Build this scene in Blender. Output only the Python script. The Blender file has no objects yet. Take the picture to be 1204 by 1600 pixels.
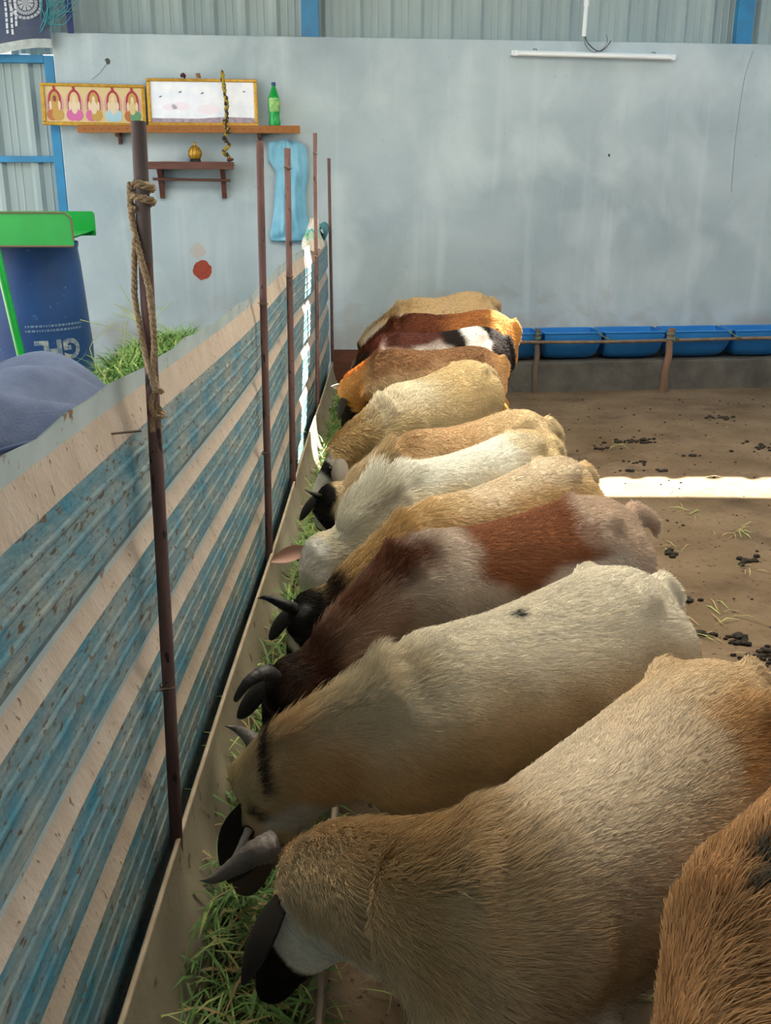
import bpy, bmesh, math, random
import numpy as np
from mathutils import Vector, Matrix
random.seed(7); RNG = np.random.default_rng(11)
SC = bpy.context.scene
COL = SC.collection

# ------------------------------------------------------------------ camera, world, sun, exposure
F_PX, PITCH, CAM_H = 1500.0, math.atan(490 / 1500.0), 1.5
cam_data = bpy.data.cameras.new('camera'); cam = bpy.data.objects.new('camera', cam_data); COL.objects.link(cam)
cam_data.sensor_fit = 'HORIZONTAL'; cam_data.sensor_width = 36.0; cam_data.lens = 36.0 * F_PX / 1204.0
cam_data.clip_start = 0.05; cam_data.clip_end = 200
cam.location = (0, 0, CAM_H); cam.rotation_euler = (math.pi / 2 - PITCH, 0, 0)
SC.camera = cam
world = bpy.data.worlds.new('world'); SC.world = world; world.use_nodes = True
bg = world.node_tree.nodes['Background']
bg.inputs['Color'].default_value = (0.80, 0.90, 1.0, 1); bg.inputs['Strength'].default_value = 2.6
sun_data = bpy.data.lights.new('sun', 'SUN'); sun = bpy.data.objects.new('sun', sun_data); COL.objects.link(sun)
SUN_SLOPE = 0.60                                   # metres in y for each metre the ray falls
SUN_SIDE = 0.35
sun.rotation_euler = Vector((SUN_SIDE, SUN_SLOPE, 1)).to_track_quat('Z', 'Y').to_euler()
sun_data.energy = 46.0; sun_data.angle = math.radians(0.6); sun_data.color = (1.0, 0.93, 0.80)
SC.view_settings.view_transform = 'Standard'; SC.view_settings.look = 'None'
SC.view_settings.gamma = 1.0; SC.view_settings.use_curve_mapping = False
SC.view_settings.exposure = 0.10

# ------------------------------------------------------------------ helpers
_c, _s = math.cos(PITCH), math.sin(PITCH)
def ray(px, py):
    u = (px - 602) / F_PX; v = (py - 800) / F_PX
    return Vector((u, _c - v * _s, -_s - v * _c))
def at_z(px, py, z):
    r = ray(px, py); return Vector((0, 0, CAM_H)) + r * ((z - CAM_H) / r.z)
def at_y(px, py, y):
    r = ray(px, py); return Vector((0, 0, CAM_H)) + r * (y / r.y)
def at_x(px, py, x):
    r = ray(px, py); return Vector((0, 0, CAM_H)) + r * (x / r.x)
WALL_K, WALL_D = 0.105, 8.0
WALL_ROT = math.atan(WALL_K)
def at_wall(px, py, off=0.0):
    r = ray(px, py); return Vector((0, 0, CAM_H)) + r * ((WALL_D - off) / (r.y - WALL_K * r.x))

def lin(c):
    if isinstance(c, str):
        c = tuple(int(c[i:i + 2], 16) / 255 for i in (0, 2, 4))
    return tuple(x / 12.92 if x <= 0.04045 else ((x + 0.055) / 1.055) ** 2.4 for x in c)

_mats = {}
def mat(name, color, rough=0.7, var=None, vscale=8.0, vamt=0.5, stretch=(1, 1, 1), bump=0.0, bscale=40.0, metal=0.0,
        specks=None, sscale=60.0, sthr=0.62, spec=0.4, detail=6.0, transmission=0.0, emit=None, patch=None):
    """Principled material; var = second colour mixed in by noise; specks = third colour in small spots."""
    if name in _mats: return _mats[name]
    m = bpy.data.materials.new(name); m.use_nodes = True; nt = m.node_tree; N = nt.nodes; L = nt.links
    b = N['Principled BSDF']; b.inputs['Roughness'].default_value = rough; b.inputs['Metallic'].default_value = metal
    b.inputs['Specular IOR Level'].default_value = spec
    if transmission: b.inputs['Transmission Weight'].default_value = transmission
    col = lin(color) + (1,)
    b.inputs['Base Color'].default_value = col
    tc = N.new('ShaderNodeTexCoord'); mp = N.new('ShaderNodeMapping'); mp.inputs['Scale'].default_value = stretch
    L.new(tc.outputs['Object'], mp.inputs['Vector'])
    out = None
    if var is not None:
        n = N.new('ShaderNodeTexNoise'); n.inputs['Scale'].default_value = vscale; n.inputs['Detail'].default_value = detail
        L.new(mp.outputs[0], n.inputs['Vector'])
        r = N.new('ShaderNodeValToRGB'); r.color_ramp.elements[0].position = 0.5 - 0.5 * (1 - vamt) * 0.6 - 0.02; r.color_ramp.elements[1].position = 0.5 + 0.5 * (1 - vamt) * 0.6 + 0.02
        r.color_ramp.elements[0].color = col; r.color_ramp.elements[1].color = lin(var) + (1,)
        L.new(n.outputs['Fac'], r.inputs[0]); out = r.outputs[0]
    if specks is not None:
        n2 = N.new('ShaderNodeTexNoise'); n2.inputs['Scale'].default_value = sscale; n2.inputs['Detail'].default_value = 3
        L.new(mp.outputs[0], n2.inputs['Vector'])
        r2 = N.new('ShaderNodeValToRGB'); r2.color_ramp.elements[0].position = sthr; r2.color_ramp.elements[1].position = sthr + 0.05
        L.new(n2.outputs['Fac'], r2.inputs[0])
        mx = N.new('ShaderNodeMix'); mx.data_type = 'RGBA'
        L.new(r2.outputs[0], mx.inputs['Factor'])
        if out is not None: L.new(out, mx.inputs['A'])
        else: mx.inputs['A'].default_value = col
        mx.inputs['B'].default_value = lin(specks) + (1,); out = mx.outputs['Result']
    if patch is not None:
        n4 = N.new('ShaderNodeTexNoise'); n4.inputs['Scale'].default_value = patch[1]; n4.inputs['Detail'].default_value = 7; n4.inputs['Roughness'].default_value = 0.65
        L.new(mp.outputs[0], n4.inputs['Vector'])
        r4 = N.new('ShaderNodeValToRGB'); r4.color_ramp.elements[0].position = patch[2]; r4.color_ramp.elements[1].position = patch[2] + 0.14; r4.color_ramp.elements[1].color = (0.8, 0.8, 0.8, 1)
        L.new(n4.outputs['Fac'], r4.inputs[0]); m4 = N.new('ShaderNodeMix'); m4.data_type = 'RGBA'
        L.new(r4.outputs[0], m4.inputs['Factor']); L.new(out, m4.inputs['A']); m4.inputs['B'].default_value = lin(patch[0]) + (1,); out = m4.outputs['Result']
    if out is not None: L.new(out, b.inputs['Base Color'])
    if bump:
        n3 = N.new('ShaderNodeTexNoise'); n3.inputs['Scale'].default_value = bscale; n3.inputs['Detail'].default_value = 5
        L.new(mp.outputs[0], n3.inputs['Vector'])
        bp = N.new('ShaderNodeBump'); bp.inputs['Strength'].default_value = bump; bp.inputs['Distance'].default_value = 0.02
        L.new(n3.outputs['Fac'], bp.inputs['Height']); L.new(bp.outputs[0], b.inputs['Normal'])
    if emit:
        b.inputs['Emission Color'].default_value = lin(color) + (1,); b.inputs['Emission Strength'].default_value = emit
    _mats[name] = m
    return m

class MB:
    """collects shapes and links them as one mesh object"""
    def __init__(s): s.v = []; s.f = []; s.m = []; s.cur = 0; s.sm = []
    def quad_grid(s, rows, closed=False, smooth=True):
        base = len(s.v); n = len(rows[0])
        for r in rows: s.v.extend([tuple(p) for p in r])
        for i in range(len(rows) - 1):
            for j in range(n if closed else n - 1):
                a = base + i * n + j; b = base + i * n + (j + 1) % n
                s.f.append((a, b, b + n, a + n)); s.m.append(s.cur); s.sm.append(smooth)
        return base
    def poly(s, pts, smooth=False):
        base = len(s.v); s.v.extend([tuple(p) for p in pts]); s.f.append(tuple(range(base, base + len(pts)))); s.m.append(s.cur); s.sm.append(smooth)
    def box(s, lo, hi, bev=0.0):
        x0, y0, z0 = lo; x1, y1, z1 = hi
        if bev:
            bm = bmesh.new(); bmesh.ops.create_cube(bm, size=1.0)
            for v in bm.verts: v.co = Vector(((x0 + x1) / 2 + v.co.x * (x1 - x0), (y0 + y1) / 2 + v.co.y * (y1 - y0), (z0 + z1) / 2 + v.co.z * (z1 - z0)))
            bmesh.ops.bevel(bm, geom=bm.edges[:], offset=bev, segments=2, affect='EDGES', profile=0.5)
            s.bm(bm); return
        b = len(s.v)
        s.v.extend([(x0, y0, z0), (x1, y0, z0), (x1, y1, z0), (x0, y1, z0), (x0, y0, z1), (x1, y0, z1), (x1, y1, z1), (x0, y1, z1)])
        for q in ((3, 2, 1, 0), (4, 5, 6, 7), (0, 1, 5, 4), (1, 2, 6, 5), (2, 3, 7, 6), (3, 0, 4, 7)):
            s.f.append(tuple(b + k for k in q)); s.m.append(s.cur); s.sm.append(False)
    def bm(s, bm, smooth=False):
        b = len(s.v); bm.verts.index_update()
        s.v.extend([tuple(v.co) for v in bm.verts])
        for f in bm.faces: s.f.append(tuple(b + v.index for v in f.verts)); s.m.append(s.cur); s.sm.append(smooth)
        bm.free()
    def tube(s, pts, rad, n=10, caps=True, wob=0.0):
        pts = [Vector(p) for p in pts]; rows = []
        if not isinstance(rad, (list, tuple)): rad = [rad] * len(pts)
        up = None
        for i, p in enumerate(pts):
            t = (pts[min(i + 1, len(pts) - 1)] - pts[max(i - 1, 0)]).normalized()
            if up is None:
                up = Vector((0, 0, 1)) if abs(t.z) < 0.9 else Vector((1, 0, 0))
            a = t.cross(up).normalized(); up = a.cross(t).normalized()
            rows.append([p + (a * math.cos(2 * math.pi * k / n) + up * math.sin(2 * math.pi * k / n)) * rad[i] * (1 + wob * random.uniform(-1, 1)) for k in range(n)])
        s.quad_grid(rows, closed=True)
        if caps: s.poly(rows[0][::-1]); s.poly(rows[-1])
    def lathe(s, prof, c=(0, 0, 0), n=24, a0=0, a1=2 * math.pi):
        rows = []; full = abs(a1 - a0 - 2 * math.pi) < 1e-6
        for r, z in prof:
            rows.append([(c[0] + r * math.cos(a0 + (a1 - a0) * k / n), c[1] + r * math.sin(a0 + (a1 - a0) * k / n), c[2] + z) for k in range(n if full else n + 1)])
        s.quad_grid(rows, closed=full)
    def ball(s, c, r, sub=2, sc=(1, 1, 1)):
        bm = bmesh.new(); bmesh.ops.create_icosphere(bm, subdivisions=sub, radius=1)
        for v in bm.verts: v.co = Vector((c[0] + v.co.x * r * sc[0], c[1] + v.co.y * r * sc[1], c[2] + v.co.z * r * sc[2]))
        s.bm(bm, True)
    def mesh(s, name):
        me = bpy.data.meshes.new(name); me.from_pydata(s.v, [], s.f)
        me.polygons.foreach_set('material_index', s.m); me.polygons.foreach_set('use_smooth', s.sm); me.update(); return me
    def build(s, name, mats, parent=None):
        me = s.mesh(name)
        for m in (mats if isinstance(mats, (list, tuple)) else [mats]): me.materials.append(m)
        return link(name, me, parent)
def link(name, data, parent=None):
    o = bpy.data.objects.new(name, data); COL.objects.link(o)
    if parent is not None: o.parent = parent
    return o
def tag(o, label=None, cat=None, group=None, kind=None):
    if label: o['label'] = label
    if cat: o['category'] = cat
    if group: o['group'] = group
    if kind: o['kind'] = kind
    return o
def empty(name, loc=(0, 0, 0), rz=0.0):
    o = bpy.data.objects.new(name, None); COL.objects.link(o); o.empty_display_size = 0.1
    o.location = loc; o.rotation_euler = (0, 0, rz); return o
def bez(p0, p1, p2, p3, n):
    p0, p1, p2, p3 = map(Vector, (p0, p1, p2, p3)); out = []
    for i in range(n):
        t = i / (n - 1); u = 1 - t
        out.append(p0 * u ** 3 + p1 * 3 * u * u * t + p2 * 3 * u * t * t + p3 * t ** 3)
    return out
def smooth_path(pts, n=8):
    pts = [Vector(p) for p in pts]; out = []
    for i in range(len(pts) - 1):
        a = pts[max(i - 1, 0)]; b = pts[i]; c = pts[i + 1]; d = pts[min(i + 2, len(pts) - 1)]
        for k in range(n):
            t = k / n
            out.append(0.5 * ((2 * b) + (c - a) * t + (2 * a - 5 * b + 4 * c - d) * t * t + (3 * b - a - 3 * c + d) * t ** 3))
    out.append(pts[-1]); return out

# ------------------------------------------------------------------ materials
def plaster_mat():
    m = bpy.data.materials.new('limewashed_plaster'); m.use_nodes = True; nt = m.node_tree; N = nt.nodes; L = nt.links
    b = N['Principled BSDF']; b.inputs['Roughness'].default_value = 0.85; b.inputs['Specular IOR Level'].default_value = 0.2
    tc = N.new('ShaderNodeTexCoord')
    def noise(scale, detail, st=(1, 1, 1), dist=0.0):
        mp = N.new('ShaderNodeMapping'); mp.inputs['Scale'].default_value = st; L.new(tc.outputs['Object'], mp.inputs['Vector'])
        n = N.new('ShaderNodeTexNoise'); n.inputs['Scale'].default_value = scale; n.inputs['Detail'].default_value = detail; n.inputs['Distortion'].default_value = dist
        L.new(mp.outputs[0], n.inputs['Vector']); return n.outputs['Fac']
    def ramp(fac, p0, c0, p1, c1):
        r = N.new('ShaderNodeValToRGB'); e = r.color_ramp.elements
        e[0].position = p0; e[1].position = p1; e[0].color = (lin(c0) + (1,)) if isinstance(c0, str) else (c0, c0, c0, 1); e[1].color = (lin(c1) + (1,)) if isinstance(c1, str) else (c1, c1, c1, 1)
        L.new(fac, r.inputs[0]); return r.outputs[0]
    def mix(fac, a, c):
        x = N.new('ShaderNodeMix'); x.data_type = 'RGBA'; L.new(fac, x.inputs['Factor']); L.new(a, x.inputs['A'])
        if isinstance(c, str): x.inputs['B'].default_value = lin(c) + (1,)
        else: L.new(c, x.inputs['B'])
        return x.outputs['Result']
    base = ramp(noise(1.1, 6, (1, 1, 1), 0.25), 0.30, '98a9b2', 0.66, 'b4c4cb')
    base = mix(ramp(noise(1.9, 9, (1.0, 1, 0.8), 0.5), 0.49, 0.0, 0.74, 0.5), base, 'd0dde2')
    base = mix(ramp(noise(4.5, 3, (1.6, 1, 0.12)), 0.56, 0.0, 0.72, 0.35), base, 'c6d4da')
    base = mix(ramp(noise(26, 4), 0.66, 0.0, 0.74, 0.35), base, '8d9899')
    # splashed mud low on the wall
    sep = N.new('ShaderNodeSeparateXYZ'); L.new(tc.outputs['Object'], sep.inputs[0])
    mr = N.new('ShaderNodeMapRange'); mr.inputs['From Min'].default_value = 0.35; mr.inputs['From Max'].default_value = 1.05; mr.inputs['To Min'].default_value = 0.26; mr.inputs['To Max'].default_value = -0.12
    L.new(sep.outputs['Z'], mr.inputs['Value'])
    ad = N.new('ShaderNodeMath'); ad.operation = 'ADD'; L.new(mr.outputs[0], ad.inputs[0]); L.new(noise(2.6, 6, (1, 1, 1.4), 0.4), ad.inputs[1])
    base = mix(ramp(ad.outputs[0], 0.60, 0.0, 0.92, 0.55), base, '8f8071')
    L.new(base, b.inputs['Base Color'])
    bp = N.new('ShaderNodeBump'); bp.inputs['Strength'].default_value = 0.25; bp.inputs['Distance'].default_value = 0.02
    L.new(noise(14, 7), bp.inputs['Height']); L.new(bp.outputs[0], b.inputs['Normal'])
    return m
M_PLASTER = plaster_mat()
M_CLAD = mat('grey_green_sheet', 'a3b3b3', 0.45, var='8fa0a2', vscale=3, vamt=0.3, stretch=(1, 1, 0.3), metal=0.0, bump=0.05)
M_BLUE = mat('blue_gloss_paint', '2a83b4', 0.4, var='2f74a0', vscale=9)
M_DIRT = mat('packed_earth', '62523f', 0.95, var='82705c', vscale=2.4, vamt=0.35, specks='40352c', sscale=38, sthr=0.64, bump=1.0, bscale=16, spec=0.15, detail=10, patch=('463a30', 1.5, 0.54))
M_CONC = mat('stained_concrete', '4f4d4a', 0.9, var='6a6762', vscale=6, vamt=0.4, bump=0.5, bscale=30)
M_YARD = mat('yard_concrete', '8c8a84', 0.9, var='a19e96', vscale=2, bump=0.3)
M_ROOF = mat('roof_sheet', '8f979b', 0.6, var='7d868a', vscale=2)
M_SHEETBLUE = mat('worn_blue_paint', '3f8299', 0.6, var='949a94', vscale=13, vamt=0.45, stretch=(1, 0.5, 1.3), specks='5f5244', sscale=66, sthr=0.60, bump=0.25, bscale=60, detail=12)
M_SHEETDUST = mat('dusty_ledge', 'a99786', 0.85, var='bfb3a7', vscale=9, vamt=0.0, stretch=(1, 1.6, 1), specks='75614f', sscale=60, sthr=0.66, bump=0.2, bscale=60)
M_SHEETTOP = mat('pale_flange', 'b4c2c4', 0.6, var='9fb0b3', vscale=10, specks='86664a', sscale=22, sthr=0.66)
M_RUST = mat('rusty_steel', '5a4140', 0.75, var='755650', vscale=14, stretch=(1, 1, 0.3), specks='2c2020', sscale=70, bump=0.2)
M_RUSTGREY = mat('grey_rust', '6f6260', 0.8, var='5a4a48', vscale=14, stretch=(1, 1, 0.3), bump=0.2)
M_JUTE = mat('jute', 'b79d7d', 0.95, var='98805f', vscale=60, bump=0.5, bscale=160)
M_WIRE = mat('old_wire', '6b5a4c', 0.7)
M_TROUGH = mat('trough_sheet', 'a09786', 0.7, var='857a68', vscale=5, vamt=0.35, specks='6a5540', sscale=20, sthr=0.64, bump=0.15)
M_TRIM = mat('trough_rim', 'b5a794', 0.75, var='9a8b78', vscale=12)
M_WOODORANGE = mat('orange_wood', '9c6630', 0.5, var='8f5623', vscale=9, stretch=(0.5, 1, 4), bump=0.1)
M_WOODDARK = mat('dark_wood', '6b4337', 0.55, var='54332b', vscale=9, stretch=(0.5, 1, 4), bump=0.1)
M_GOLD = mat('gilt', 'c79a36', 0.35, var='a87d26', vscale=40, metal=0.3)
M_STICK = mat('weathered_stick', '8a7766', 0.85, var='6d5b4c', vscale=12, stretch=(1, 1, 0.2), bump=0.5)
M_TWINE = mat('green_twine', '5f9184', 0.8)
M_TUB = mat('blue_plastic_tub', '2a80cc', 0.38, var='2474bd', vscale=5, bump=0.05)
M_DRUM = mat('blue_plastic_drum', '24497f', 0.42, var='1d3d70', vscale=4, vamt=0.3, specks='4d6f9a', sscale=30, sthr=0.68, bump=0.06)
M_DRUMPRINT = mat('worn_white_print', 'a4aaa8', 0.6, var='5f7594', vscale=30, vamt=0.6)
M_GREEN = mat('green_enamel', '10a23c', 0.35, var='0f9436', vscale=5)
M_GREENEDGE = mat('rust_edge', '6d5c4a', 0.8)
M_DENIM = mat('blue_grey_cloth', '63718f', 0.95, var='56627f', vscale=18, bump=0.3, bscale=220)
M_BLACK = mat('black_rubber', '1a1a1d', 0.7)
M_WHITE = mat('white_enamel', 'dfe6ea', 0.4)
M_TUBE = mat('tube_glass', 'eef3f5', 0.25)

# ------------------------------------------------------------------ the setting
# ground
mb = MB()
xs = np.linspace(-6, 9, 76); ys = np.linspace(-6, 8.6, 98)
def ground_z(x, y):
    return 0.012 * math.sin(1.7 * x + 0.6 * y) * math.sin(1.3 * y - 0.4 * x) - 0.006
mb.quad_grid([[(x, y, ground_z(x, y) if x > 0.1 else -0.006) for x in xs] for y in ys])
floor = mb.build('floor', M_DIRT); tag(floor, 'packed brown earth floor of the shed', None, None, 'structure')
mb = MB(); mb.box((-40, -40, -0.3), (40, 60, -0.06))
yard = mb.build('ground', M_YARD); tag(yard, 'pale yard ground around the shed', None, None, 'structure')

def wall_empty(name):
    return empty(name, (0, WALL_D, 0), WALL_ROT)
def wx(px, py):                                         # pixel on the wall -> wall-local (x, z)
    p = at_wall(px, py); return p.x * math.sqrt(1 + WALL_K ** 2), p.z
WL = wx(86, 120)[0]; WTOP = 2.652
mb = MB()
n = 60
mb.box((WL, 0, -0.05), (6.6, 0.2, WTOP), 0.008)
wall = mb.build('wall_back', M_PLASTER); wall.location = (0, WALL_D, 0); wall.rotation_euler = (0, 0, WALL_ROT)
tag(wall, 'limewashed pale blue-grey plaster wall at the far end', None, None, 'structure')
# ribbed sheeting above the wall
def ribbed(x0, x1, z0, z1, y, pitch=0.235, depth=0.028, ph=0.0):
    prof = []; x = x0 - pitch + ph
    while x < x1 + pitch:
        prof += [(x, 0), (x + 0.030, -depth), (x + 0.062, -depth), (x + 0.092, 0), (x + 0.135, 0), (x + 0.14, -0.004), (x + 0.148, -0.004), (x + 0.153, 0), (x + 0.188, 0), (x + 0.193, -0.004), (x + 0.201, -0.004), (x + 0.206, 0)]
        x += pitch
    prof = [(min(max(a, x0), x1), b) for a, b in prof if x0 - 0.05 < a < x1 + 0.05]
    m_ = MB(); m_.quad_grid([[(a, y + b, z) for a, b in prof] for z in (z0, z1)], smooth=False); m_.quad_grid([[(a, y + b + 0.004, z) for a, b in prof] for z in (z1, z0)], smooth=False); return m_
clad = empty('wall_upper', (0, WALL_D, 0), WALL_ROT); tag(clad, 'ribbed metal sheeting between blue posts above the plaster wall', None, None, 'structure')
P1 = wx(485, 20)[0]; P2 = wx(1176, 20)[0]
for i, (a, b) in enumerate(((WL - 0.35, P1), (P1, P2), (P2, 6.6))):
    ribbed(a, b, WTOP - 0.12, 3.72, 0.235, ph=0.05 + 0.04 * i).build('sheet', M_CLAD, clad)
for px_ in (P1, P2):
    mb = MB(); mb.box((px_ - 0.066, 0.11, WTOP), (px_ + 0.066, 0.19, 3.7), 0.006); mb.build('post', M_BLUE, clad)
# blue-framed sheet gate left of the wall
gate = empty('door_1', (0, WALL_D, 0), WALL_ROT); tag(gate, 'tall ribbed sheet gate in a blue steel frame beside the wall', None, None, 'structure')
ribbed(-3.9, WL - 0.03, 0.0, 2.47, 0.10, pitch=0.27, ph=0.1).build('sheet', M_CLAD, gate)
for nm, lo, hi in (('frame_post', (WL - 0.075, 0.02, 0), (WL - 0.005, 0.09, 2.50)), ('frame_rail', (-3.9, 0.02, 2.45), (WL - 0.076, 0.09, 2.505)),
                   ('frame_rail', (-3.9, 0.045, 1.76), (WL - 0.076, 0.09, 1.805)), ('frame_rail', (-3.9, 0.045, 0.1), (WL - 0.076, 0.09, 0.15))):
    mb = MB(); mb.box(lo, hi, 0.004); mb.build(nm, M_BLUE, gate)
mb = MB()
zf = wx(60, 310)[1]
mb.tube([(wx(63, 330)[0], 0.085, 0.95), (wx(61, 305)[0], 0.08, zf + 0.02)], 0.008, 6); mb.build('latch_rod', M_BLUE, gate)

# roof: near sheet, far sheet with a wavy front edge, and unseen strips added to block parts of the sun gap
RZ = 3.75
SL0 = 4.86 + SUN_SLOPE * RZ; SL1 = 5.26 + SUN_SLOPE * RZ
roof = empty('ceiling'); tag(roof, 'corrugated metal shed roof with a narrow open gap', None, None, 'structure')
FILL_PANELS = [(-0.9, 0.3, 2.3, 5.3), (1.1, 2.3, 2.3, 5.3)]  # unseen translucent panels added to light the goats' backs from above
def roof_with_holes(x0, x1, y0, y1, holes):
    xs_ = sorted({x0, x1, *[h[0] for h in holes], *[h[1] for h in holes]})
    for a, b in zip(xs_[:-1], xs_[1:]):
        hs_ = [h for h in holes if h[0] <= a and h[1] >= b]
        segs = [(y0, y1)] if not hs_ else [(y0, hs_[0][2]), (hs_[0][3], y1)]
        for c, d in segs:
            m_ = MB(); m_.box((a, c, RZ), (b, d, RZ + 0.03)); m_.build('roof_sheet', M_ROOF, roof)
roof_with_holes(-3.3, 7.0, -4.2, SL0, FILL_PANELS)
M_FILL = bpy.data.materials.new('translucent_fill'); M_FILL.use_nodes = True
_n = M_FILL.node_tree; _n.nodes.remove(_n.nodes['Principled BSDF']); _t = _n.nodes.new('ShaderNodeBsdfTranslucent'); _t.inputs[0].default_value = (0.70, 0.655, 0.57, 1)
_n.links.new(_t.outputs[0], _n.nodes['Material Output'].inputs[0])
for a, b, c, d in FILL_PANELS:
    m_ = MB(); m_.poly([(a, c, RZ + 0.02), (b, c, RZ + 0.02), (b, d, RZ + 0.02), (a, d, RZ + 0.02)]); m_.build('fill_panel', M_FILL, roof)
wl = []
for nm, lo, hi in (('wall_rear_added', (-3.3, -4.3, -0.05), (7.0, -4.2, RZ)), ('wall_right_added', (6.9, -4.2, -0.05), (7.0, 8.5, 2.6))):
    m_ = MB(); m_.box(lo, hi, 0.005); tag(m_.build(nm, M_PLASTER), 'plain plastered wall out of view, added to cut daylight', None, None, 'structure')  # unseen walls added to cut daylight from behind and the right
mb = MB(); pr = []
x = -3.3
while x < 7.0:
    for dx, dz in ((0, 0), (0.05, 0.0), (0.08, 0.075), (0.14, 0.075), (0.17, 0), (0.215, 0)): pr.append((x + dx, dz))
    x += 0.22
for lo_, hi_, ys_ in ((-9, 1.67, SL1), (1.67, 2.02, SL1 + 0.42), (2.02, 9, SL1)):      # notch added in the far sheet to let sun onto a goat's rump
    q_ = [(min(max(a, lo_), hi_), dz) for a, dz in pr if lo_ - 0.05 < a < hi_ + 0.05]; mb = MB()
    mb.quad_grid([[(a, y_, RZ + 0.012 + dz) for a, dz in q_] for y_ in (ys_, 9.2)], smooth=False)
    mb.quad_grid([[(a, y_, RZ + 0.020 + dz) for a, dz in q_] for y_ in (9.2, ys_)], smooth=False)
    mb.build('roof_sheet', M_ROOF, roof)
mb = MB(); mb.box((1.07, SL0 - 0.15, RZ + 0.032), (1.66, SL1 + 0.12, RZ + 0.04)); mb.build('sun_blocker', M_ROOF, roof)  # added to keep the sun off the pied goat
mb = MB(); mb.box((-3.3, SL0 - 0.15, RZ + 0.032), (0.30, SL1 + 0.12, RZ + 0.04)); mb.build('sun_blocker', M_ROOF, roof)  # added to end the sun band left of the fence

# ------------------------------------------------------------------ fence of ribbed sheet, with its posts
FX = -0.445
FD = 0.014
prof = [(-FD, 1.196, 2), (-FD, 1.166, 2)]
outer = [1.100, 0.872, 0.645, 0.420]
for i, zo in enumerate(outer):
    prof += [(-FD, zo + (0.034 if i else 0.062), 1), (0.0, zo, 0)]
    for k in range(3):
        zz = zo - 0.034 - k * 0.040
        prof += [(0.0, zz, 0), (0.002, zz - 0.005, 0), (0.002, zz - 0.010, 0), (0.0, zz - 0.015, 0)]
    prof += [(0.0, zo - 0.156, 0), (-FD, zo - 0.182, 0)]
prof.append((-FD, 0.19, 0)); prof.append((-FD, 0.02, 0))
fence = empty('sheet_fence', (FX, 0, 0)); tag(fence, 'long low fence of horizontal ribbed sheets in worn blue paint and dust', 'fence')
def fence_sheet(y0, y1, off, top_extra):
    mb = MB(); ny = max(2, int((y1 - y0) / 0.12)); ysq = [y0 + (y1 - y0) * k / ny for k in range(ny + 1)]
    def px_(i, y):
        x, z, _ = prof[i]; x = x + off + 0.005 * math.sin(2.1 * y + 1.3 * z)
        z = z + 0.006 * math.sin(1.4 * y + 0.7) * (1 if i > 0 else 1.6) + (0.004 * math.sin(9 * y) + 0.0035 * math.sin(23.0 * y + 1) if i == 0 else 0) + top_extra(y) * max(0, (z - 0.2))
        return (x, y, z)
    for i in range(len(prof) - 1):
        mb.cur = prof[i + 1][2] if prof[i + 1][2] == 2 else (1 if prof[i][2] == 1 else 0)
        if prof[i + 1][2] == 1: mb.cur = 2
        mb.quad_grid([[px_(i, y) for y in ysq], [px_(i + 1, y) for y in ysq]], smooth=False)
        mb.quad_grid([[(px_(i + 1, y)[0] - 0.003, y, px_(i + 1, y)[2]) for y in ysq], [(px_(i, y)[0] - 0.003, y, px_(i, y)[2]) for y in ysq]], smooth=False)
    return mb.build('sheet', [M_SHEETBLUE, M_SHEETDUST, M_SHEETTOP], fence)
fence_sheet(0.15, 3.44, 0.0, lambda y: 0.0)
fence_sheet(3.40, 5.62, -0.004, lambda y: 0.012 * (y - 3.4))
fence_sheet(5.58, 7.72, 0.0, lambda y: 0.022 * (y - 4.4))

def pole(top, y, zt, r, label, lean=(0, 0), zb=0.0, wires=()):
    e = empty('fence_pole', (FX + 0.02 + r, y, 0)); tag(e, label, 'pole', 'steel poles along the fence')
    mb = MB(); pts = []; nseg = 14
    for k in range(nseg + 1):
        t = k / nseg; pts.append((lean[0] * t + 0.002 * math.sin(5 * t), lean[1] * t, zb + (zt - zb) * t))
    mb.tube(pts, [r * (1 + 0.03 * math.sin(k * 2.3)) for k in range(nseg + 1)], 12)
    if top: mb.cur = 0
    mb.build('shaft', M_RUST, e)
    if top:
        m2 = MB(); m2.tube([(lean[0] * t + 0.002 * math.sin(5 * t), lean[1] * t, zb + (zt - zb) * t) for t in (0.86, 0.93, 1.001)], r * 1.04, 12)
        m2.build('bare_tip', M_RUSTGREY, e)
    for zw in wires:
        t = (zw - zb) / (zt - zb); m3 = MB()
        c = Vector((lean[0] * t, lean[1] * t, zw))
        m3.tube([c + Vector((math.cos(a) * (r + 0.002), math.sin(a) * (r + 0.002), 0.004 * math.sin(a * 0.5))) for a in np.linspace(0, 4 * math.pi, 28)] + [c + Vector((-r * 1.2, -0.03, 0.006))], 0.0016, 6)
        m3.build('wire_tie', M_WIRE, e)
    return e
p1b = at_x(262, 1240, -0.42); p1t = at_x(204, 190, -0.42)
pole(True, p1b.y - 0.03, p1t.z, 0.0125, 'thickest rusty steel pole, nearest, with jute rope tied round it', (0.0, p1t.y - p1b.y + 0.06), wires=(0.62,))
p2b = at_x(412, 825, -0.42); p2t = at_x(401, 220, -0.42)
pole(False, p2b.y, p2t.z, 0.0125, 'rusty steel pole second from the rope-wrapped one', (0, p2t.y - p2b.y + 0.03), wires=(1.16, 0.66))
p3b = at_x(450, 690, -0.42); p3t = at_x(445, 232, -0.42)
pole(False, p3b.y, p3t.z, 0.0135, 'rusty steel pole in front of the hanging light blue bag', (0, p3t.y - p3b.y + 0.03), wires=(1.62, 1.18))
p4b = at_x(492, 600, -0.42); p4t = at_x(490, 208, -0.42)
pole(False, p4b.y, p4t.z, 0.0115, 'rusty steel pole beside the sunlit strip of fence', (0, p4t.y - p4b.y + 0.03), wires=(1.75, 1.17))
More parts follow.
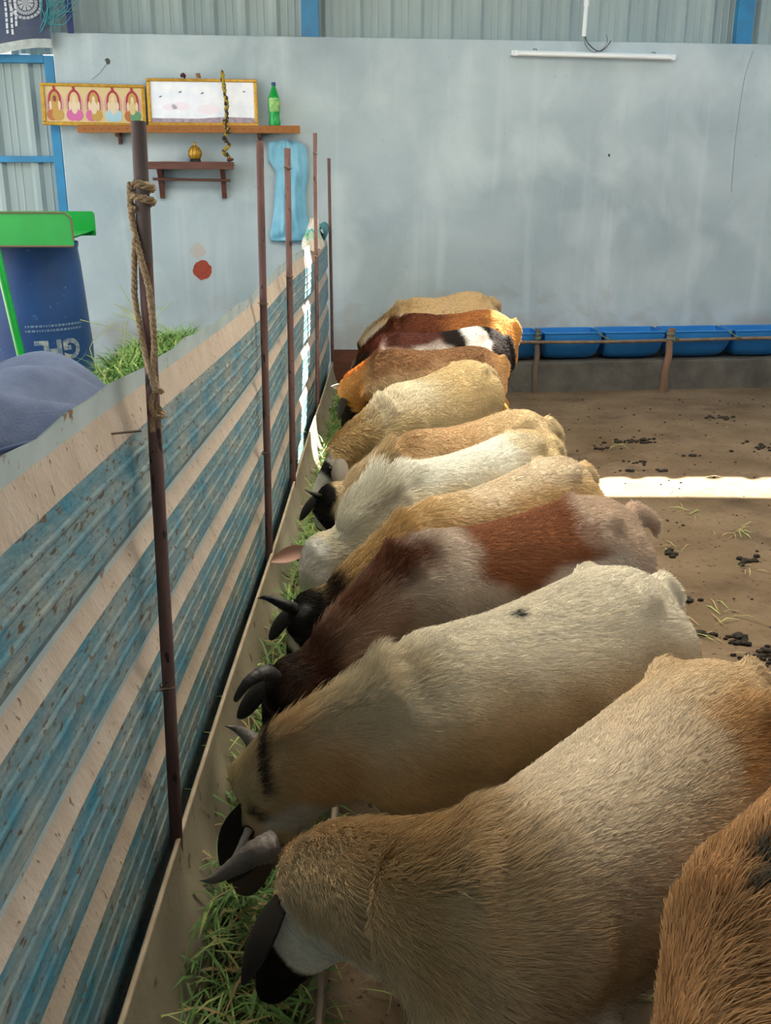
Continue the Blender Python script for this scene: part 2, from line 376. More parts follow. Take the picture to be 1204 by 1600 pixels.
p5b = at_x(512, 500, -0.42); p5t = at_x(515, 238, -0.42)
pole(False, 7.45, 1.78, 0.0115, 'thin dark steel pole at the far end of the fence', (0.0, 0.05), wires=(1.27,))
mb = MB()
yw = p1b.y + 0.02
mb.tube([(FX + 0.03, yw - 0.02, 1.125), (FX - 0.02, yw - 0.06, 1.128), (FX - 0.055, yw - 0.10, 1.132)], 0.0022, 6); mb.ball((FX - 0.056, yw - 0.101, 1.132), 0.004, 1)
tag(mb.build('nail', M_WIRE), 'long rusty nail sticking out beside the rope knot', 'nail')

# jute rope on the first pole
def rope(mb, path, r, strands=3, pitch=0.03, n=6):
    path = [Vector(p) for p in path]; L_ = [0]
    for i in range(1, len(path)): L_.append(L_[-1] + (path[i] - path[i - 1]).length)
    for k in range(strands):
        pts = []; up = Vector((0.3, 0.9, 0.2))
        for i, p in enumerate(path):
            t = (path[min(i + 1, len(path) - 1)] - path[max(i - 1, 0)]).normalized()
            a = t.cross(up).normalized(); b = a.cross(t)
            ph = 2 * math.pi * (L_[i] / pitch + k / strands)
            pts.append(p + (a * math.cos(ph) + b * math.sin(ph)) * r * 0.55)
        mb.tube(pts, r * 0.58, n)
def dense(path, step=0.004):
    out = []; path = [Vector(p) for p in path]
    for i in range(len(path) - 1):
        d = (path[i + 1] - path[i]).length; k = max(1, int(d / step))
        out += [path[i].lerp(path[i + 1], j / k) for j in range(k)]
    return out + [path[-1]]
rp = empty('jute_rope', (FX + 0.0325, p1b.y - 0.03, 0)); tag(rp, 'twisted jute rope wound and hung on the nearest fence pole', 'rope')
def pc(z):
    t = z / p1t.z; return Vector((0.002 * math.sin(5 * t), (p1t.y - p1b.y + 0.06) * t, z))
zt = at_x(205, 285, -0.42).z; zk = at_x(228, 615, -0.42).z
mb = MB(); rope(mb, dense([pc(zt + 0.016 * math.sin(0) - 0.022 * a / (2 * math.pi)) + Vector((math.cos(a - 2.2), math.sin(a - 2.2), 0)) * 0.0175 for a in np.linspace(0, 4 * math.pi, 50)]), 0.0065); mb.build('wrapping', M_JUTE, rp)
mb = MB(); rope(mb, dense(smooth_path([pc(zt) + Vector((-0.017, -0.008, 0)), pc(zt - .05) + Vector((-0.018, -0.008, 0)), pc((zt * 2 + zk) / 3) + Vector((-0.004, -0.020, 0)), pc((zt + zk) / 2) + Vector((0.008, -0.019, 0)), pc((zt + 3 * zk) / 4) + Vector((0.012, -0.018, 0)), pc(zk + .04) + Vector((0.006, -0.019, 0)), pc(zk) + Vector((0.012, -0.016, 0))], 10)), 0.0058); mb.build('strand', M_JUTE, rp)
mb = MB(); rope(mb, dense(smooth_path([pc(zt - .09) + Vector((-0.012, -0.018, 0)), pc(zt - .16) + Vector((-0.018, -0.012, 0)), pc((zt + zk) / 2 - .02) + Vector((-0.019, -0.010, 0)), pc((zt + 3 * zk) / 4) + Vector((-0.008, -0.019, 0)), pc(zk + .05) + Vector((0.0, -0.022, 0)), pc(zk) + Vector((0.010, -0.017, 0))], 10)), 0.0052); mb.build('strand', M_JUTE, rp)
mb = MB(); rope(mb, dense([pc(zk - 0.006 * a) + Vector((0.010 + 0.010 * math.cos(a), -0.016 + 0.006 * math.sin(a), 0.012 * math.sin(a))) for a in np.linspace(0, 3.2 * math.pi, 40)]), 0.0045)
for k in range(16):
    a = pc(zk - 0.015) + Vector((0.010, -0.018, 0)); mb.tube([a, a + Vector((random.uniform(-.006, .014), random.uniform(-.01, .01), random.uniform(-.028, -.008)))], 0.0008, 4)
mb.build('knot', M_JUTE, rp)

# ------------------------------------------------------------------ feed trough along the fence
tp = [(-0.405, 0.305), (-0.400, 0.305)]
cx0 = [(-0.400, 0.298), (-0.394, 0.24), (-0.380, 0.18), (-0.352, 0.125), (-0.312, 0.085), (-0.265, 0.065), (-0.21, 0.062), (-0.165, 0.075), (-0.135, 0.105), (-0.122, 0.15), (-0.118, 0.195)]
outr = [(-0.108, 0.195), (-0.108, 0.10), (-0.125, 0.05), (-0.16, 0.0), (-0.36, 0.0), (-0.395, 0.10), (-0.405, 0.24)]
ring = tp + cx0 + outr
tr = empty('feed_trough', (0, 0, 0)); tag(tr, 'long curved feed trough running along the foot of the sheet fence', 'trough')
mb = MB(); ysq = np.linspace(0.2, 7.35, 60)
mb.quad_grid([[(x + 0.003 * math.sin(2.3 * y), y, z) for x, z in ring] for y in ysq][::-1], closed=True, smooth=True)
mb.build('basin', M_TROUGH, tr)
mb = MB(); mb.tube([(-0.404 + 0.003 * math.sin(2.3 * y), y, 0.306) for y in ysq], 0.0055, 8); mb.build('rim', M_TRIM, tr)
mb = MB(); mb.tube([(-0.113 + 0.003 * math.sin(2.3 * y), y, 0.198) for y in ysq], 0.006, 8); mb.build('rim', M_TRIM, tr)
mb = MB(); mb.poly([(x, 7.352, z) for x, z in cx0][::-1] ); mb.poly([(x, 7.354, z) for x, z in cx0]); mb.box((-0.40, 7.356, 0.0), (-0.11, 7.375, 0.40)); mb.build('end_board', M_WOODDARK, tr)

# ------------------------------------------------------------------ blades of fodder
M_GRASS = mat('cut_green_grass', '4c7434', 0.6, var='6d9448', vscale=3, vamt=0.6)
M_GRASS2 = mat('pale_grass', 'a3ab6c', 0.65, var='8aa057', vscale=4)
M_STRAW = mat('dry_straw', 'b39e6e', 0.7, var='8f7a55', vscale=5)
def blades(name, pts, lo, hi, wmin, wmax, mats, weights, lift=0.35, parent=None):
    mb = MB()
    for p in pts:
        a = random.uniform(0, 2 * math.pi); L_ = random.uniform(lo, hi); w = random.uniform(wmin, wmax)
        d = Vector((math.cos(a), math.sin(a), 0)); sd = Vector((-d.y, d.x, 0)); el = random.uniform(-0.1, lift)
        mid = Vector(p) + d * L_ * 0.5 + Vector((0, 0, L_ * 0.5 * el + 0.01)); end = mid + d * L_ * 0.45 + Vector((0, 0, L_ * 0.35 * (el - random.uniform(0.1, 0.6))))
        p = Vector(p); tw = Vector((0, 0, random.uniform(-.6, .6)))
        mb.cur = random.choices(range(len(mats)), weights)[0]
        mb.quad_grid([[p - sd * w * .6, p + sd * w * .6], [mid - (sd + tw) * w, mid + (sd + tw) * w], [end - sd * w * .15, end + sd * w * .15]], smooth=True)
    return mb.build(name, mats, parent)
pts = []
def trough_floor(x):
    for (x0, z0), (x1, z1) in zip(cx0[:-1], cx0[1:]):
        if x0 <= x <= x1: return z0 + (z1 - z0) * (x - x0) / (x1 - x0)
    return 0.2
for k in range(15000):
    y = random.uniform(0.7, 7.0); x = random.gauss(-0.255, 0.06)
    x = min(max(x, -0.345), -0.15)
    dens = 0.55 + 0.45 * math.sin(3.1 * y + 1.0) * math.sin(1.3 * y)
    if random.random() > 0.35 + dens: continue
    pts.append((x, y, trough_floor(x) + random.random() ** 2 * 0.07 + 0.004))
mbd = MB(); bx_ = np.linspace(-0.338, -0.148, 12); by_ = np.linspace(0.5, 7.2, 160)
mbd.quad_grid([[(x, y, trough_floor(x) + 0.014 + 0.018 * math.sin(math.pi * (x + 0.338) / 0.19) * (0.5 + 0.5 * math.sin(5.1 * y + 9 * x) * math.sin(2.3 * y)) ) for x in bx_] for y in by_])
bed = mbd.build('fodder_bed', mat('wilted_mulch', '3c4a28', 0.95, var='6a5f3e', vscale=26, vamt=0.5, bump=0.9, bscale=70)); tag(bed, 'matted layer of wilted fodder at the bottom of the trough', 'fodder', None, 'stuff')
g = blades('fodder_grass', pts, 0.05, 0.17, 0.0013, 0.0036, [M_GRASS, M_GRASS2, M_STRAW], [7, 2, 1.2], 0.5)
tag(g, 'cut green fodder grass and straw lying in the feed trough', 'grass', None, 'stuff')
# fodder heap behind the fence
hc = Vector((-0.98, 4.35, 0)); 
def heap_z(x, y):
    r2 = ((x + 1.12) / 0.62) ** 2 + ((y - 5.0) / 1.35) ** 2
    return max(0, 1 - r2) ** 0.6 * 0.80
mb = MB(); gx = np.linspace(-1.76, -0.50, 26); gy = np.linspace(3.6, 6.4, 44)
mb.quad_grid([[(x, y, heap_z(x, y) - 0.03 + 0.02 * math.sin(17 * x + 9 * y) * math.sin(13 * y)) for x in gx] for y in gy])
hp = mb.build('fodder_heap', mat('heap_green', '45702f', 0.9, var='5f8a40', vscale=30, bump=0.8, bscale=60)); tag(hp, 'heap of fresh green fodder piled behind the sheet fence', 'fodder heap')
pts = []
for k in range(14000):
    x = random.uniform(-1.74, -0.51); y = random.uniform(3.7, 6.35); z = heap_z(x, y)
    if z > 0.05: pts.append((x, y, z - 0.02))
hb = blades('grass_blades', pts, 0.05, 0.16, 0.0018, 0.004, [M_GRASS, M_GRASS2], [6, 1.2], 0.9, hp); hb['kind'] = 'stuff'
mb = MB()
for k in range(14):
    p = Vector((random.uniform(-1.3, -0.95), random.uniform(4.3, 5.2), 0)); p.z = heap_z(p.x, p.y) - .02
    mb.tube(smooth_path([p, p + Vector((random.uniform(-.12, .06), random.uniform(-.05, .05), random.uniform(.10, .2))), p + Vector((random.uniform(-.25, .12), random.uniform(-.1, .1), random.uniform(.18, .3)))], 4), 0.0018, 4)
st = mb.build('grass_stalks', M_GRASS2, hp); st['kind'] = 'stuff'

# ------------------------------------------------------------------ goats
def coat_mat(name, hair):
    m = bpy.data.materials.new(name); m.use_nodes = True; nt = m.node_tree; N = nt.nodes; L = nt.links
    b = N['Principled BSDF']; b.inputs['Roughness'].default_value = 0.65 if hair else 0.85; b.inputs['Specular IOR Level'].default_value = 0.25 if hair else 0.1
    a = N.new('ShaderNodeAttribute'); a.attribute_name = 'coat'; L.new(a.outputs['Color'], b.inputs['Base Color'])
    return m
M_COAT = coat_mat('goat_skin', False); M_FUR = coat_mat('goat_fur', True)
M_EYE = mat('goat_eye', '1c1410', 0.15)
def horn_mat(c, c2): return mat('horn_' + c, c, 0.5, var=c2, vscale=20, bump=0.3, bscale=50)

def snoise(p, f, seed):
    r = np.random.default_rng(seed); out = np.zeros(len(p))
    for k in range(10):
        d = r.normal(size=3); d /= np.linalg.norm(d); ff = f * r.uniform(0.6, 1.9)
        out += np.sin(p @ d * ff + r.uniform(0, 6.28))
    return out / 3.2
def sstep(x, a, b, k):
    lo = np.clip((x - a) / k + 0.5, 0, 1); hi = np.clip((b - x) / k + 0.5, 0, 1)
    w = np.minimum(lo, hi); return w * w * (3 - 2 * w)
V3 = lambda p: np.array(p, float)
def unit(v): return v / (np.linalg.norm(v) + 1e-9)

def loft(mb, C, U, S, hw, ht, hb, n=22):
    rows = []
    for c, u, s_, w, t, b in zip(C, U, S, hw, ht, hb):
        row = []
        for k in range(n):
            a = 2 * math.pi * k / n; ca, sa = math.cos(a), math.sin(a)
            row.append(c + s_ * w * ca + u * ((t if sa > 0 else b) * sa))
        rows.append(row)
    mb.quad_grid(rows, closed=True); mb.poly(rows[0][::-1]); mb.poly(rows[-1])

def make_goat(label, W, H, P, N, base, rules, fur=1.0, nfur=20000, width=1.0, fr=0.0006, horn=('4b4745', '2f2c2b'), horns=None, ears=None,
              ear_col='2a2624', mane=1.0, seed=1, tail=(0.085, -0.045), belly=0.35, curly=0.0, legs=None, neckw=1.0, dewlap=0.0, voxel=0.0115, earlen=0.15, rise=0.0):
    W, H, P, N = map(V3, (W, H, P, N)); S = W[2] / 0.73; up = V3((0, 0, 1))
    fwd = W - H; L_ = np.hypot(fwd[0], fwd[1]); fwd[2] = 0; fwd = unit(fwd); left = np.cross(up, fwd)
    if np.linalg.norm(N - P) > 0.30 * S: N = P + unit(N - P) * 0.30 * S
    mb = MB()
    # trunk rings, front to back: distance behind the withers, drop of the top line, height of the under line, half width
    R = [(-0.135, .27, .50, .03), (-0.115, .18, .465, .070), (-0.075, .085, .425, .102), (-0.02, .025, .385, .120), (0.045, .0, .365, .130), (0.13, .010, .355, .142),
         (0.42 * L_ / S, .020, belly, .158), (0.68 * L_ / S, .016, belly + .005, .160), (0.9 * L_ / S, .002, .365, .152), (L_ / S, .0, .375, .150), (L_ / S + .07, .012, .40, .138),
         (L_ / S + .13, .045, .43, .112), (L_ / S + .17, .10, .45, .080), (L_ / S + .19, .15, .48, .045)]
    C, U, Sd, hw, ht, hb = [], [], [], [], [], []
    for t, drop, bot, w in R:
        t *= S; z_top = W[2] + (H[2] - W[2]) * min(max(t / L_, -0.2), 1.2) - drop * S; z_bot = bot * S
        c = W - fwd * t; zc = z_bot + (z_top - z_bot) * 0.50; c = V3((c[0], c[1], zc))
        C.append(c); U.append(up); Sd.append(left); hw.append(w * S * width); ht.append(z_top - zc); hb.append(zc - z_bot)
    sk = []                                              # skeleton samples: s, centre, up, side, half width, half height, tangent
    for i, c in enumerate(C):
        t = R[i][0] * S; s_ = 2 + t / L_ if t < L_ else 3 + (t - L_) / (0.19 * S) * 0.4
        sk.append((s_, c, up, left, hw[i], ht[i], fwd))
    # more rings by interpolation for a smooth loft
    idx = np.linspace(0, len(C) - 1, 40)
    def ip(a): a = np.array(a); i0 = np.floor(idx).astype(int); i1 = np.minimum(i0 + 1, len(a) - 1); f = idx - i0; f = f * f * (3 - 2 * f) * 0.4 + f * 0.6; f = f.reshape(-1, *([1] * (a.ndim - 1))); return a[i0] * (1 - f) + a[i1] * f
    loft(mb, ip(C), [up] * 40, [left] * 40, ip(hw), ip(ht), ip(hb), 26)
    # neck
    ax = unit(N - P); A = W - fwd * 0.01 * S - up * 0.160 * S
    B = P - up * 0.068 * S
    d = np.linalg.norm(B - A)
    cp = [A, A + unit(fwd * 0.55 + unit(B - A) * 0.6) * d * 0.30 - up * (0.02 - rise), B - unit(unit(P - W) * 0.7 - up * 0.1 + fwd * 0.1) * d * 0.35, B]
    nn = 16; NC = [np.array(v) for v in bez(*cp, nn)]
    nw, nh, NU, NS = [], [], [], []
    for i in range(nn):
        t = i / (nn - 1); tg = unit(NC[min(i + 1, nn - 1)] - NC[max(i - 1, 0)])
        u = unit(up - tg * np.dot(up, tg)); s_ = unit(np.cross(u, tg)); 
        if np.dot(s_, left) < 0: s_ = -s_
        NU.append(u); NS.append(s_); nw.append((0.118 - 0.056 * t ** 0.6) * S * neckw); nh.append((0.155 - 0.085 * t ** 0.6) * S * neckw)
        sk.append((2 - t, NC[i], u, s_, nw[-1], nh[-1], tg))
    loft(mb, NC, NU, NS, nw, nh, [q * (1 - 0.26 * math.sin(math.pi * min(1, i / 11))) for i, q in enumerate(nh)], 22)
    # head
    nd = unit(NC[-1] - NC[-3]); dors = nd - ax * np.dot(nd, ax)
    if np.linalg.norm(dors) < 0.15: dors = up - ax * np.dot(up, ax)
    dors = unit(dors); hs = unit(np.cross(dors, ax))
    if np.dot(hs, left) < 0: hs = -hs
    hl = np.linalg.norm(N - P)
    HR = [(-0.10, .052, .030, .050), (0.0, .064, .048, .085), (0.15, .069, .054, .102), (0.32, .066, .053, .096), (0.5, .053, .047, .074), (0.7, .042, .040, .050), (0.86, .038, .036, .040), (0.96, .032, .028, .032), (1.02, .016, .014, .016)]
    HC = [P + ax * hl * t - dors * 0.045 * S for t, *_ in HR]
    loft(mb, HC, [dors] * len(HR), [hs] * len(HR), [w * S for _, w, _, _ in HR], [t * S for _, _, t, _ in HR], [b * S for _, _, _, b in HR], 20)
    for (t, w, h_, b_), c in zip(HR, HC): sk.append((1 - max(t, 0), c, dors, hs, w * S, h_ * S, ax))
    # shoulders, hips
    for sg in (-1, 1):
        mb.ball(W - fwd * 0.04 * S + left * sg * 0.080 * S * width - up * 0.17 * S, 0.062 * S, 2, (1, 1, 1.7))
        mb.ball(H - fwd * 0.02 * S + left * sg * 0.088 * S * width - up * 0.038 * S, 0.028 * S, 2)
        mb.ball(H - fwd * 0.06 * S + left * sg * 0.085 * S * width - up * 0.19 * S, 0.085 * S, 2, (1.1, 1, 1.6))
        # legs
        f0 = W - fwd * 0.05 * S + left * sg * 0.088 * S * width; fx = 0.012 * sg
        lp = [(f0, W[2] * 0.62, .064), (f0 - fwd * .02 * S, W[2] * 0.50, .048), (f0 + fwd * .005 * S, W[2] * 0.38, .034), (f0 + fwd * .01 * S, W[2] * 0.27, .030), (f0 + fwd * .005 * S, W[2] * 0.15, .020), (f0 + fwd * .01 * S, W[2] * 0.06, .023), (f0 + fwd * .03 * S, 0.0, .027)]
        mb.tube([(q[0], q[1], z + 0.004) for q, z, r in lp], [r * S for _, _, r in lp], 12)
        h0 = H - fwd * 0.06 * S + left * sg * 0.088 * S * width
        lp = [(h0, H[2] * 0.66, .088), (h0 + fwd * .05 * S, H[2] * 0.50, .066), (h0 - fwd * .01 * S, H[2] * 0.38, .040), (h0 - fwd * .075 * S, H[2] * 0.29, .030), (h0 - fwd * .06 * S, H[2] * 0.15, .021), (h0 - fwd * .05 * S, H[2] * 0.06, .024), (h0 - fwd * .03 * S, 0.0, .028)]
        mb.tube([(q[0], q[1], z + 0.004) for q, z, r in lp], [r * S for _, _, r in lp], 12)
    # tail
    t0 = H - fwd * (0.15) * S - up * 0.075 * S
    mb.tube([t0 + up * .02 * S, t0 - fwd * tail[0] * .5 * S + up * tail[1] * .3 * S, t0 - fwd * tail[0] * .85 * S + up * tail[1] * .8 * S, t0 - fwd * tail[0] * S + up * (tail[1] - .05) * S], [.030 * S, .030 * S, .022 * S, .010 * S], 10)
    base_pt = Vector(((W[0] + H[0]) / 2, (W[1] + H[1]) / 2, 0))
    mb.v = [tuple(Vector(v) - base_pt) for v in mb.v]
    tmp = mb.build('tmp', M_COAT)
    rm = tmp.modifiers.new('r', 'REMESH'); rm.mode = 'VOXEL'; rm.voxel_size = voxel * S; rm.use_smooth_shade = True
    sm = tmp.modifiers.new('s', 'SMOOTH'); sm.factor = 0.5; sm.iterations = 12
    dg = bpy.context.evaluated_depsgraph_get(); me = bpy.data.meshes.new_from_object(tmp.evaluated_get(dg))
    bpy.data.objects.remove(tmp); me.name = 'goat'
    root = link('goat', me); root.location = base_pt; tag(root, label, 'goat', 'goats feeding in a row at the trough')
    if not me.materials: me.materials.append(M_COAT)
    nv = len(me.vertices); co = np.empty(nv * 3); me.vertices.foreach_get('co', co); co = co.reshape(-1, 3) + np.array(base_pt)
    def coords(p, pt_only=False):
        ss = np.array([k[0] for k in sk]); cc = np.array([k[1] for k in sk]); uu = np.array([k[2] for k in sk]); sd = np.array([k[3] for k in sk]); ww = np.array([k[4] for k in sk]); hh = np.array([k[5] for k in sk]); tt = np.array([k[6] for k in sk])
        d2 = np.empty((len(p), len(sk)))
        for j in range(len(sk)):
            v = p - cc[j]; d2[:, j] = np.abs(v @ tt[j]) / 0.05 + (np.linalg.norm(v - np.outer(v @ tt[j], tt[j]), axis=1) / (hh[j] + ww[j])) * 1.2
        k3 = np.argsort(d2, axis=1)[:, :3]; wt = 1 / (np.take_along_axis(d2, k3, 1) + 0.15) ** 4; wt /= wt.sum(1, keepdims=True)
        s = (ss[k3] * wt).sum(1); v = p[:, None, :] - cc[k3]
        a = ((v * uu[k3]).sum(2) / hh[k3] * wt).sum(1); l = ((v * sd[k3]).sum(2) / ww[k3] * wt).sum(1)
        tg = (tt[k3] * wt[..., None]).sum(1); tg /= np.linalg.norm(tg, axis=1, keepdims=True) + 1e-9
        return s, a, l, tg
    s, a, l, tg = coords(co)
    ne = len(me.edges); ed = np.empty(ne * 2, int); me.edges.foreach_get('vertices', ed); ed = ed.reshape(-1, 2)
    deg = np.bincount(ed.ravel(), minlength=nv).astype(float); deg[deg == 0] = 1
    def relax(q, it=14):
        for _ in range(it): q = 0.4 * q + 0.6 * (np.bincount(ed[:, 0], q[ed[:, 1]], nv) + np.bincount(ed[:, 1], q[ed[:, 0]], nv)) / deg
        return q
    hd = s < 0.95
    s, a, l = [np.where(hd, relax(q, 3), relax(q)) for q in (s, a, l)]; tg = np.stack([relax(tg[:, k]) for k in range(3)], 1)
    col = np.tile(np.array(lin(base)), (nv, 1))
    nz = snoise(co, 9, seed); nf = snoise(co, 34, seed + 5)
    col *= (1 + 0.07 * nz + 0.04 * nf)[:, None]
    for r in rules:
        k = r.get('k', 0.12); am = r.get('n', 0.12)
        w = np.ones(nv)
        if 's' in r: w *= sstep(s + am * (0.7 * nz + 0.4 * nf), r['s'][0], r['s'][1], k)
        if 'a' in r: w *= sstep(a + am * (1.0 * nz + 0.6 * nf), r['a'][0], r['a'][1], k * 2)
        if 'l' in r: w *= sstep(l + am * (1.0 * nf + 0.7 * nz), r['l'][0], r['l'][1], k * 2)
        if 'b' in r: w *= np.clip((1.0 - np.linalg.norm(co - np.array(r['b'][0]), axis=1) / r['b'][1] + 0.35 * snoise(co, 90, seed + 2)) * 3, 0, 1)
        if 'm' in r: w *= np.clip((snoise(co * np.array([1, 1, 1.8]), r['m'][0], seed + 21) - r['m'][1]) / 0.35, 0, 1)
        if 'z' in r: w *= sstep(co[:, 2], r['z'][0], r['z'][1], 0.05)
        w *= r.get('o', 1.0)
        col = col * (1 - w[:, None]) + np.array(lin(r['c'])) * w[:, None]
    hoof = np.clip((0.045 - co[:, 2]) / 0.01, 0, 1)[:, None]; col = col * (1 - hoof) + np.array(lin('2d2723')) * hoof
    col = np.clip(col, 0.003, 0.95)
    at = me.color_attributes.new('coat', 'FLOAT_COLOR', 'POINT'); at.data.foreach_set('color', np.hstack([col, np.ones((nv, 1))]).ravel())
    me.color_attributes.active_color = at
    # fur strands
    me.calc_loop_triangles(); nt_ = len(me.loop_triangles); tri = np.empty(nt_ * 3, int); me.loop_triangles.foreach_get('vertices', tri); tri = tri.reshape(-1, 3)
    nrm = np.empty(nv * 3); me.vertices.foreach_get('normal', nrm); nrm = nrm.reshape(-1, 3)
    q = co[tri]; area = np.linalg.norm(np.cross(q[:, 1] - q[:, 0], q[:, 2] - q[:, 0]), axis=1) * (np.where(q[:, :, 2].mean(1) < 0.3, 0.25, 1.0))
    rng = np.random.default_rng(seed); pick = rng.choice(nt_, nfur, p=area / area.sum()); bc = rng.dirichlet((1, 1, 1), nfur)
    mixv = lambda A_: (A_[tri[pick]] * bc[..., None]).sum(1)
    p0 = mixv(co); n0 = mixv(nrm); n0 /= np.linalg.norm(n0, axis=1, keepdims=True) + 1e-9
    c0 = mixv(col); s0 = (s[tri[pick]] * bc).sum(1); a0 = (a[tri[pick]] * bc).sum(1); l0 = (l[tri[pick]] * bc).sum(1); t0_ = mixv(tg)
    flow = -t0_ * 0.8 + np.array([0, 0, -0.55]) * (1 - np.clip(a0, 0, 1))[:, None] + rng.normal(size=(nfur, 3)) * 0.10
    swirl = snoise(p0, 11, seed + 9); flow += np.cross(n0, flow) * (swirl * (0.22 + curly))[:, None]
    flow -= n0 * (flow * n0).sum(1)[:, None]; flow /= np.linalg.norm(flow, axis=1, keepdims=True) + 1e-9
    ln = 0.0125 * np.ones(nfur)
    ln *= np.where(s0 < 1.0, 0.35, 1.0); nk = sstep(s0, 1.08, 2.02, 0.25)
    ln *= 1 + nk * 0.45; crest = nk * sstep(a0, 0.72, 2.5, 0.35) * sstep(np.abs(l0), -1, 0.5, 0.4); ln *= 1 + crest * 1.2 * mane
    dl = sstep(s0, 1.55, 2.1, 0.3) * sstep(a0, -3, -0.75, 0.3); ln *= 1 + dl * dewlap
    ln *= np.where(p0[:, 2] < 0.3 * S, 0.5, 1.0); ln *= fur * rng.uniform(0.6, 1.25, nfur)
    lift = 0.30 + 0.12 * rng.normal(size=nfur) + crest * 0.6 * mane + np.clip(snoise(p0, 16, seed + 3), -.5, 1) * 0.10
    lift = np.clip(lift, 0.1, 1.3)[:, None]; ln = ln[:, None]
    g_ = np.array([0, 0, -1.0]) * 0.10
    pA = p0 - n0 * 0.002
    pB = p0 + (flow * 0.34 + n0 * lift * 0.36) * ln; pC = p0 + (flow * 0.70 + n0 * lift * 0.55 + g_ * .4) * ln; pD = p0 + (flow * 1.05 + n0 * lift * 0.62 + g_ + rng.normal(size=(nfur, 3)) * 0.05) * ln
    if dewlap:
        dd = dl[:, None]; pC = pC + np.array([0, 0, -0.25]) * ln * dd; pD = pD + np.array([0, 0, -0.6]) * ln * dd
    pos = np.stack([pA, pB, pC, pD], 1).reshape(-1, 3) - np.array(base_pt)
    hc_ = bpy.data.hair_curves.new('fur'); hc_.add_curves([4] * nfur)
    hc_.attributes['position'].data.foreach_set('vector', pos.astype(np.float32).ravel())
    ra = hc_.attributes.get('radius') or hc_.attributes.new('radius', 'FLOAT', 'POINT')
    ra.data.foreach_set('value', np.tile(np.array([fr, fr * .95, fr * .7, fr * .15], np.float32), nfur))
    ca = hc_.attributes.new('coat', 'FLOAT_COLOR', 'CURVE')
    strk = snoise(np.stack([s0 * 0.9, a0 * 1.3, l0 * 1.6], 1), 13, seed + 31)[:, None]
    cv = np.clip(c0 * (1 + 0.07 * strk) * (1 + 0.11 * rng.normal(size=(nfur, 1))) * np.where(rng.random((nfur, 1)) < 0.05, 0.8, 1.02), 0.003, 0.95)
    ca.data.foreach_set('color', np.hstack([cv, np.ones((nfur, 1))]).astype(np.float32).ravel())
    hc_.materials.append(M_FUR); link('fur', hc_, root)
    bp = np.array(base_pt)
    loc = lambda q_: tuple(q_ - bp)
    hf = lambda x, y, z, sg: P + ax * x * S + dors * (y - 0.045) * S + hs * z * sg * S
    # eyes, ears, horns
    for sg in (-1, 1):
        mb = MB(); mb.ball(loc(hf(0.095, 0.020, 0.058, sg)), 0.013 * S, 2); mb.build('eye', M_EYE, root)
    em = mat('ear_' + ear_col, ear_col, 0.9, var=ear_col, bump=0.2)
    E = ears or [dict(sg=-1), dict(sg=1)]
    for e in E:
        sg = e['sg']; el = e.get('len', earlen) * S; ew = e.get('w', 0.042) * S
        b0 = hf(0.035, 0.012, 0.050, sg)
        dr = e.get('dir'); dvec = unit(V3(e['wdir'])) if 'wdir' in e else unit(ax * dr[0] + dors * dr[1] + hs * dr[2] * sg) if dr else unit(hs * sg * 0.55 - up * 0.85 + fwd * 0.0)
        wd = e.get('flat'); wv = unit(ax * wd[0] + dors * wd[1] + hs * wd[2] * sg) if wd else unit(np.cross(dvec, hs * sg + dors * 0.6))
        wv = unit(wv - dvec * np.dot(wv, dvec)); nv_ = unit(np.cross(dvec, wv))
        if np.dot(nv_, hs) * sg < 0: nv_ = -nv_
        bend = e.get('bend', 0.0)
        rows_o, rows_i = [], []
        for i in range(11):
            t = i / 10; wth = max(ew * math.sin(math.pi * (0.13 + 0.87 * t)) ** 0.75, 0.0015)
            c = b0 + dvec * el * t + (-up) * bend * el * t * t; ro, ri = [], []
            for j in range(9):
                u_ = -1 + 2 * j / 8; cup = (1 - u_ * u_) * wth * e.get('cup', 0.55)
                pp = c + wv * u_ * wth
                ro.append(loc(pp + nv_ * cup)); ri.append(loc(pp + nv_ * (cup - 0.004 * S)))
            rows_o.append(ro); rows_i.append(ri)
        mb = MB(); mb.cur = 1 if 'inner' in e else 0; mb.quad_grid(rows_o); mb.cur = 0; mb.quad_grid([r_[::-1] for r_ in rows_i])
        mb.quad_grid([[a_[0], b_[0]] for a_, b_ in zip(rows_o, rows_i)]); mb.quad_grid([[b_[-1], a_[-1]] for a_, b_ in zip(rows_o, rows_i)]); mb.poly(rows_o[-1] + rows_i[-1][::-1])
        mb.build('ear', [mat('ear_' + e['c'], e['c'], 0.9) if 'c' in e else em] + ([mat('earin_' + e['inner'], e['inner'], 0.9)] if 'inner' in e else []), root)
    for h in (horns if horns is not None else [dict(sg=-1), dict(sg=1)]):
        sg = h['sg']; pth = h.get('p', [(0.0, .03, .034), (-.02, .075, .055), (.0, .115, .072), (.045, .135, .078)])
        path = smooth_path([loc(V3(q_)) for q_ in h['w']] if 'w' in h else [loc(hf(*q_, sg)) for q_ in pth], 9); m_ = len(path); r0 = h.get('r', 0.019) * S
        mb = MB(); mb.tube(path, [max(0.0016, r0 * (1 - (i / (m_ - 1)) ** 1.25) * (1 + 0.07 * math.sin(i * 2.1) * (1 - i / m_))) for i in range(m_)], 12)
        mb.build('horn', horn_mat(*h.get('c', horn)), root)
    return root

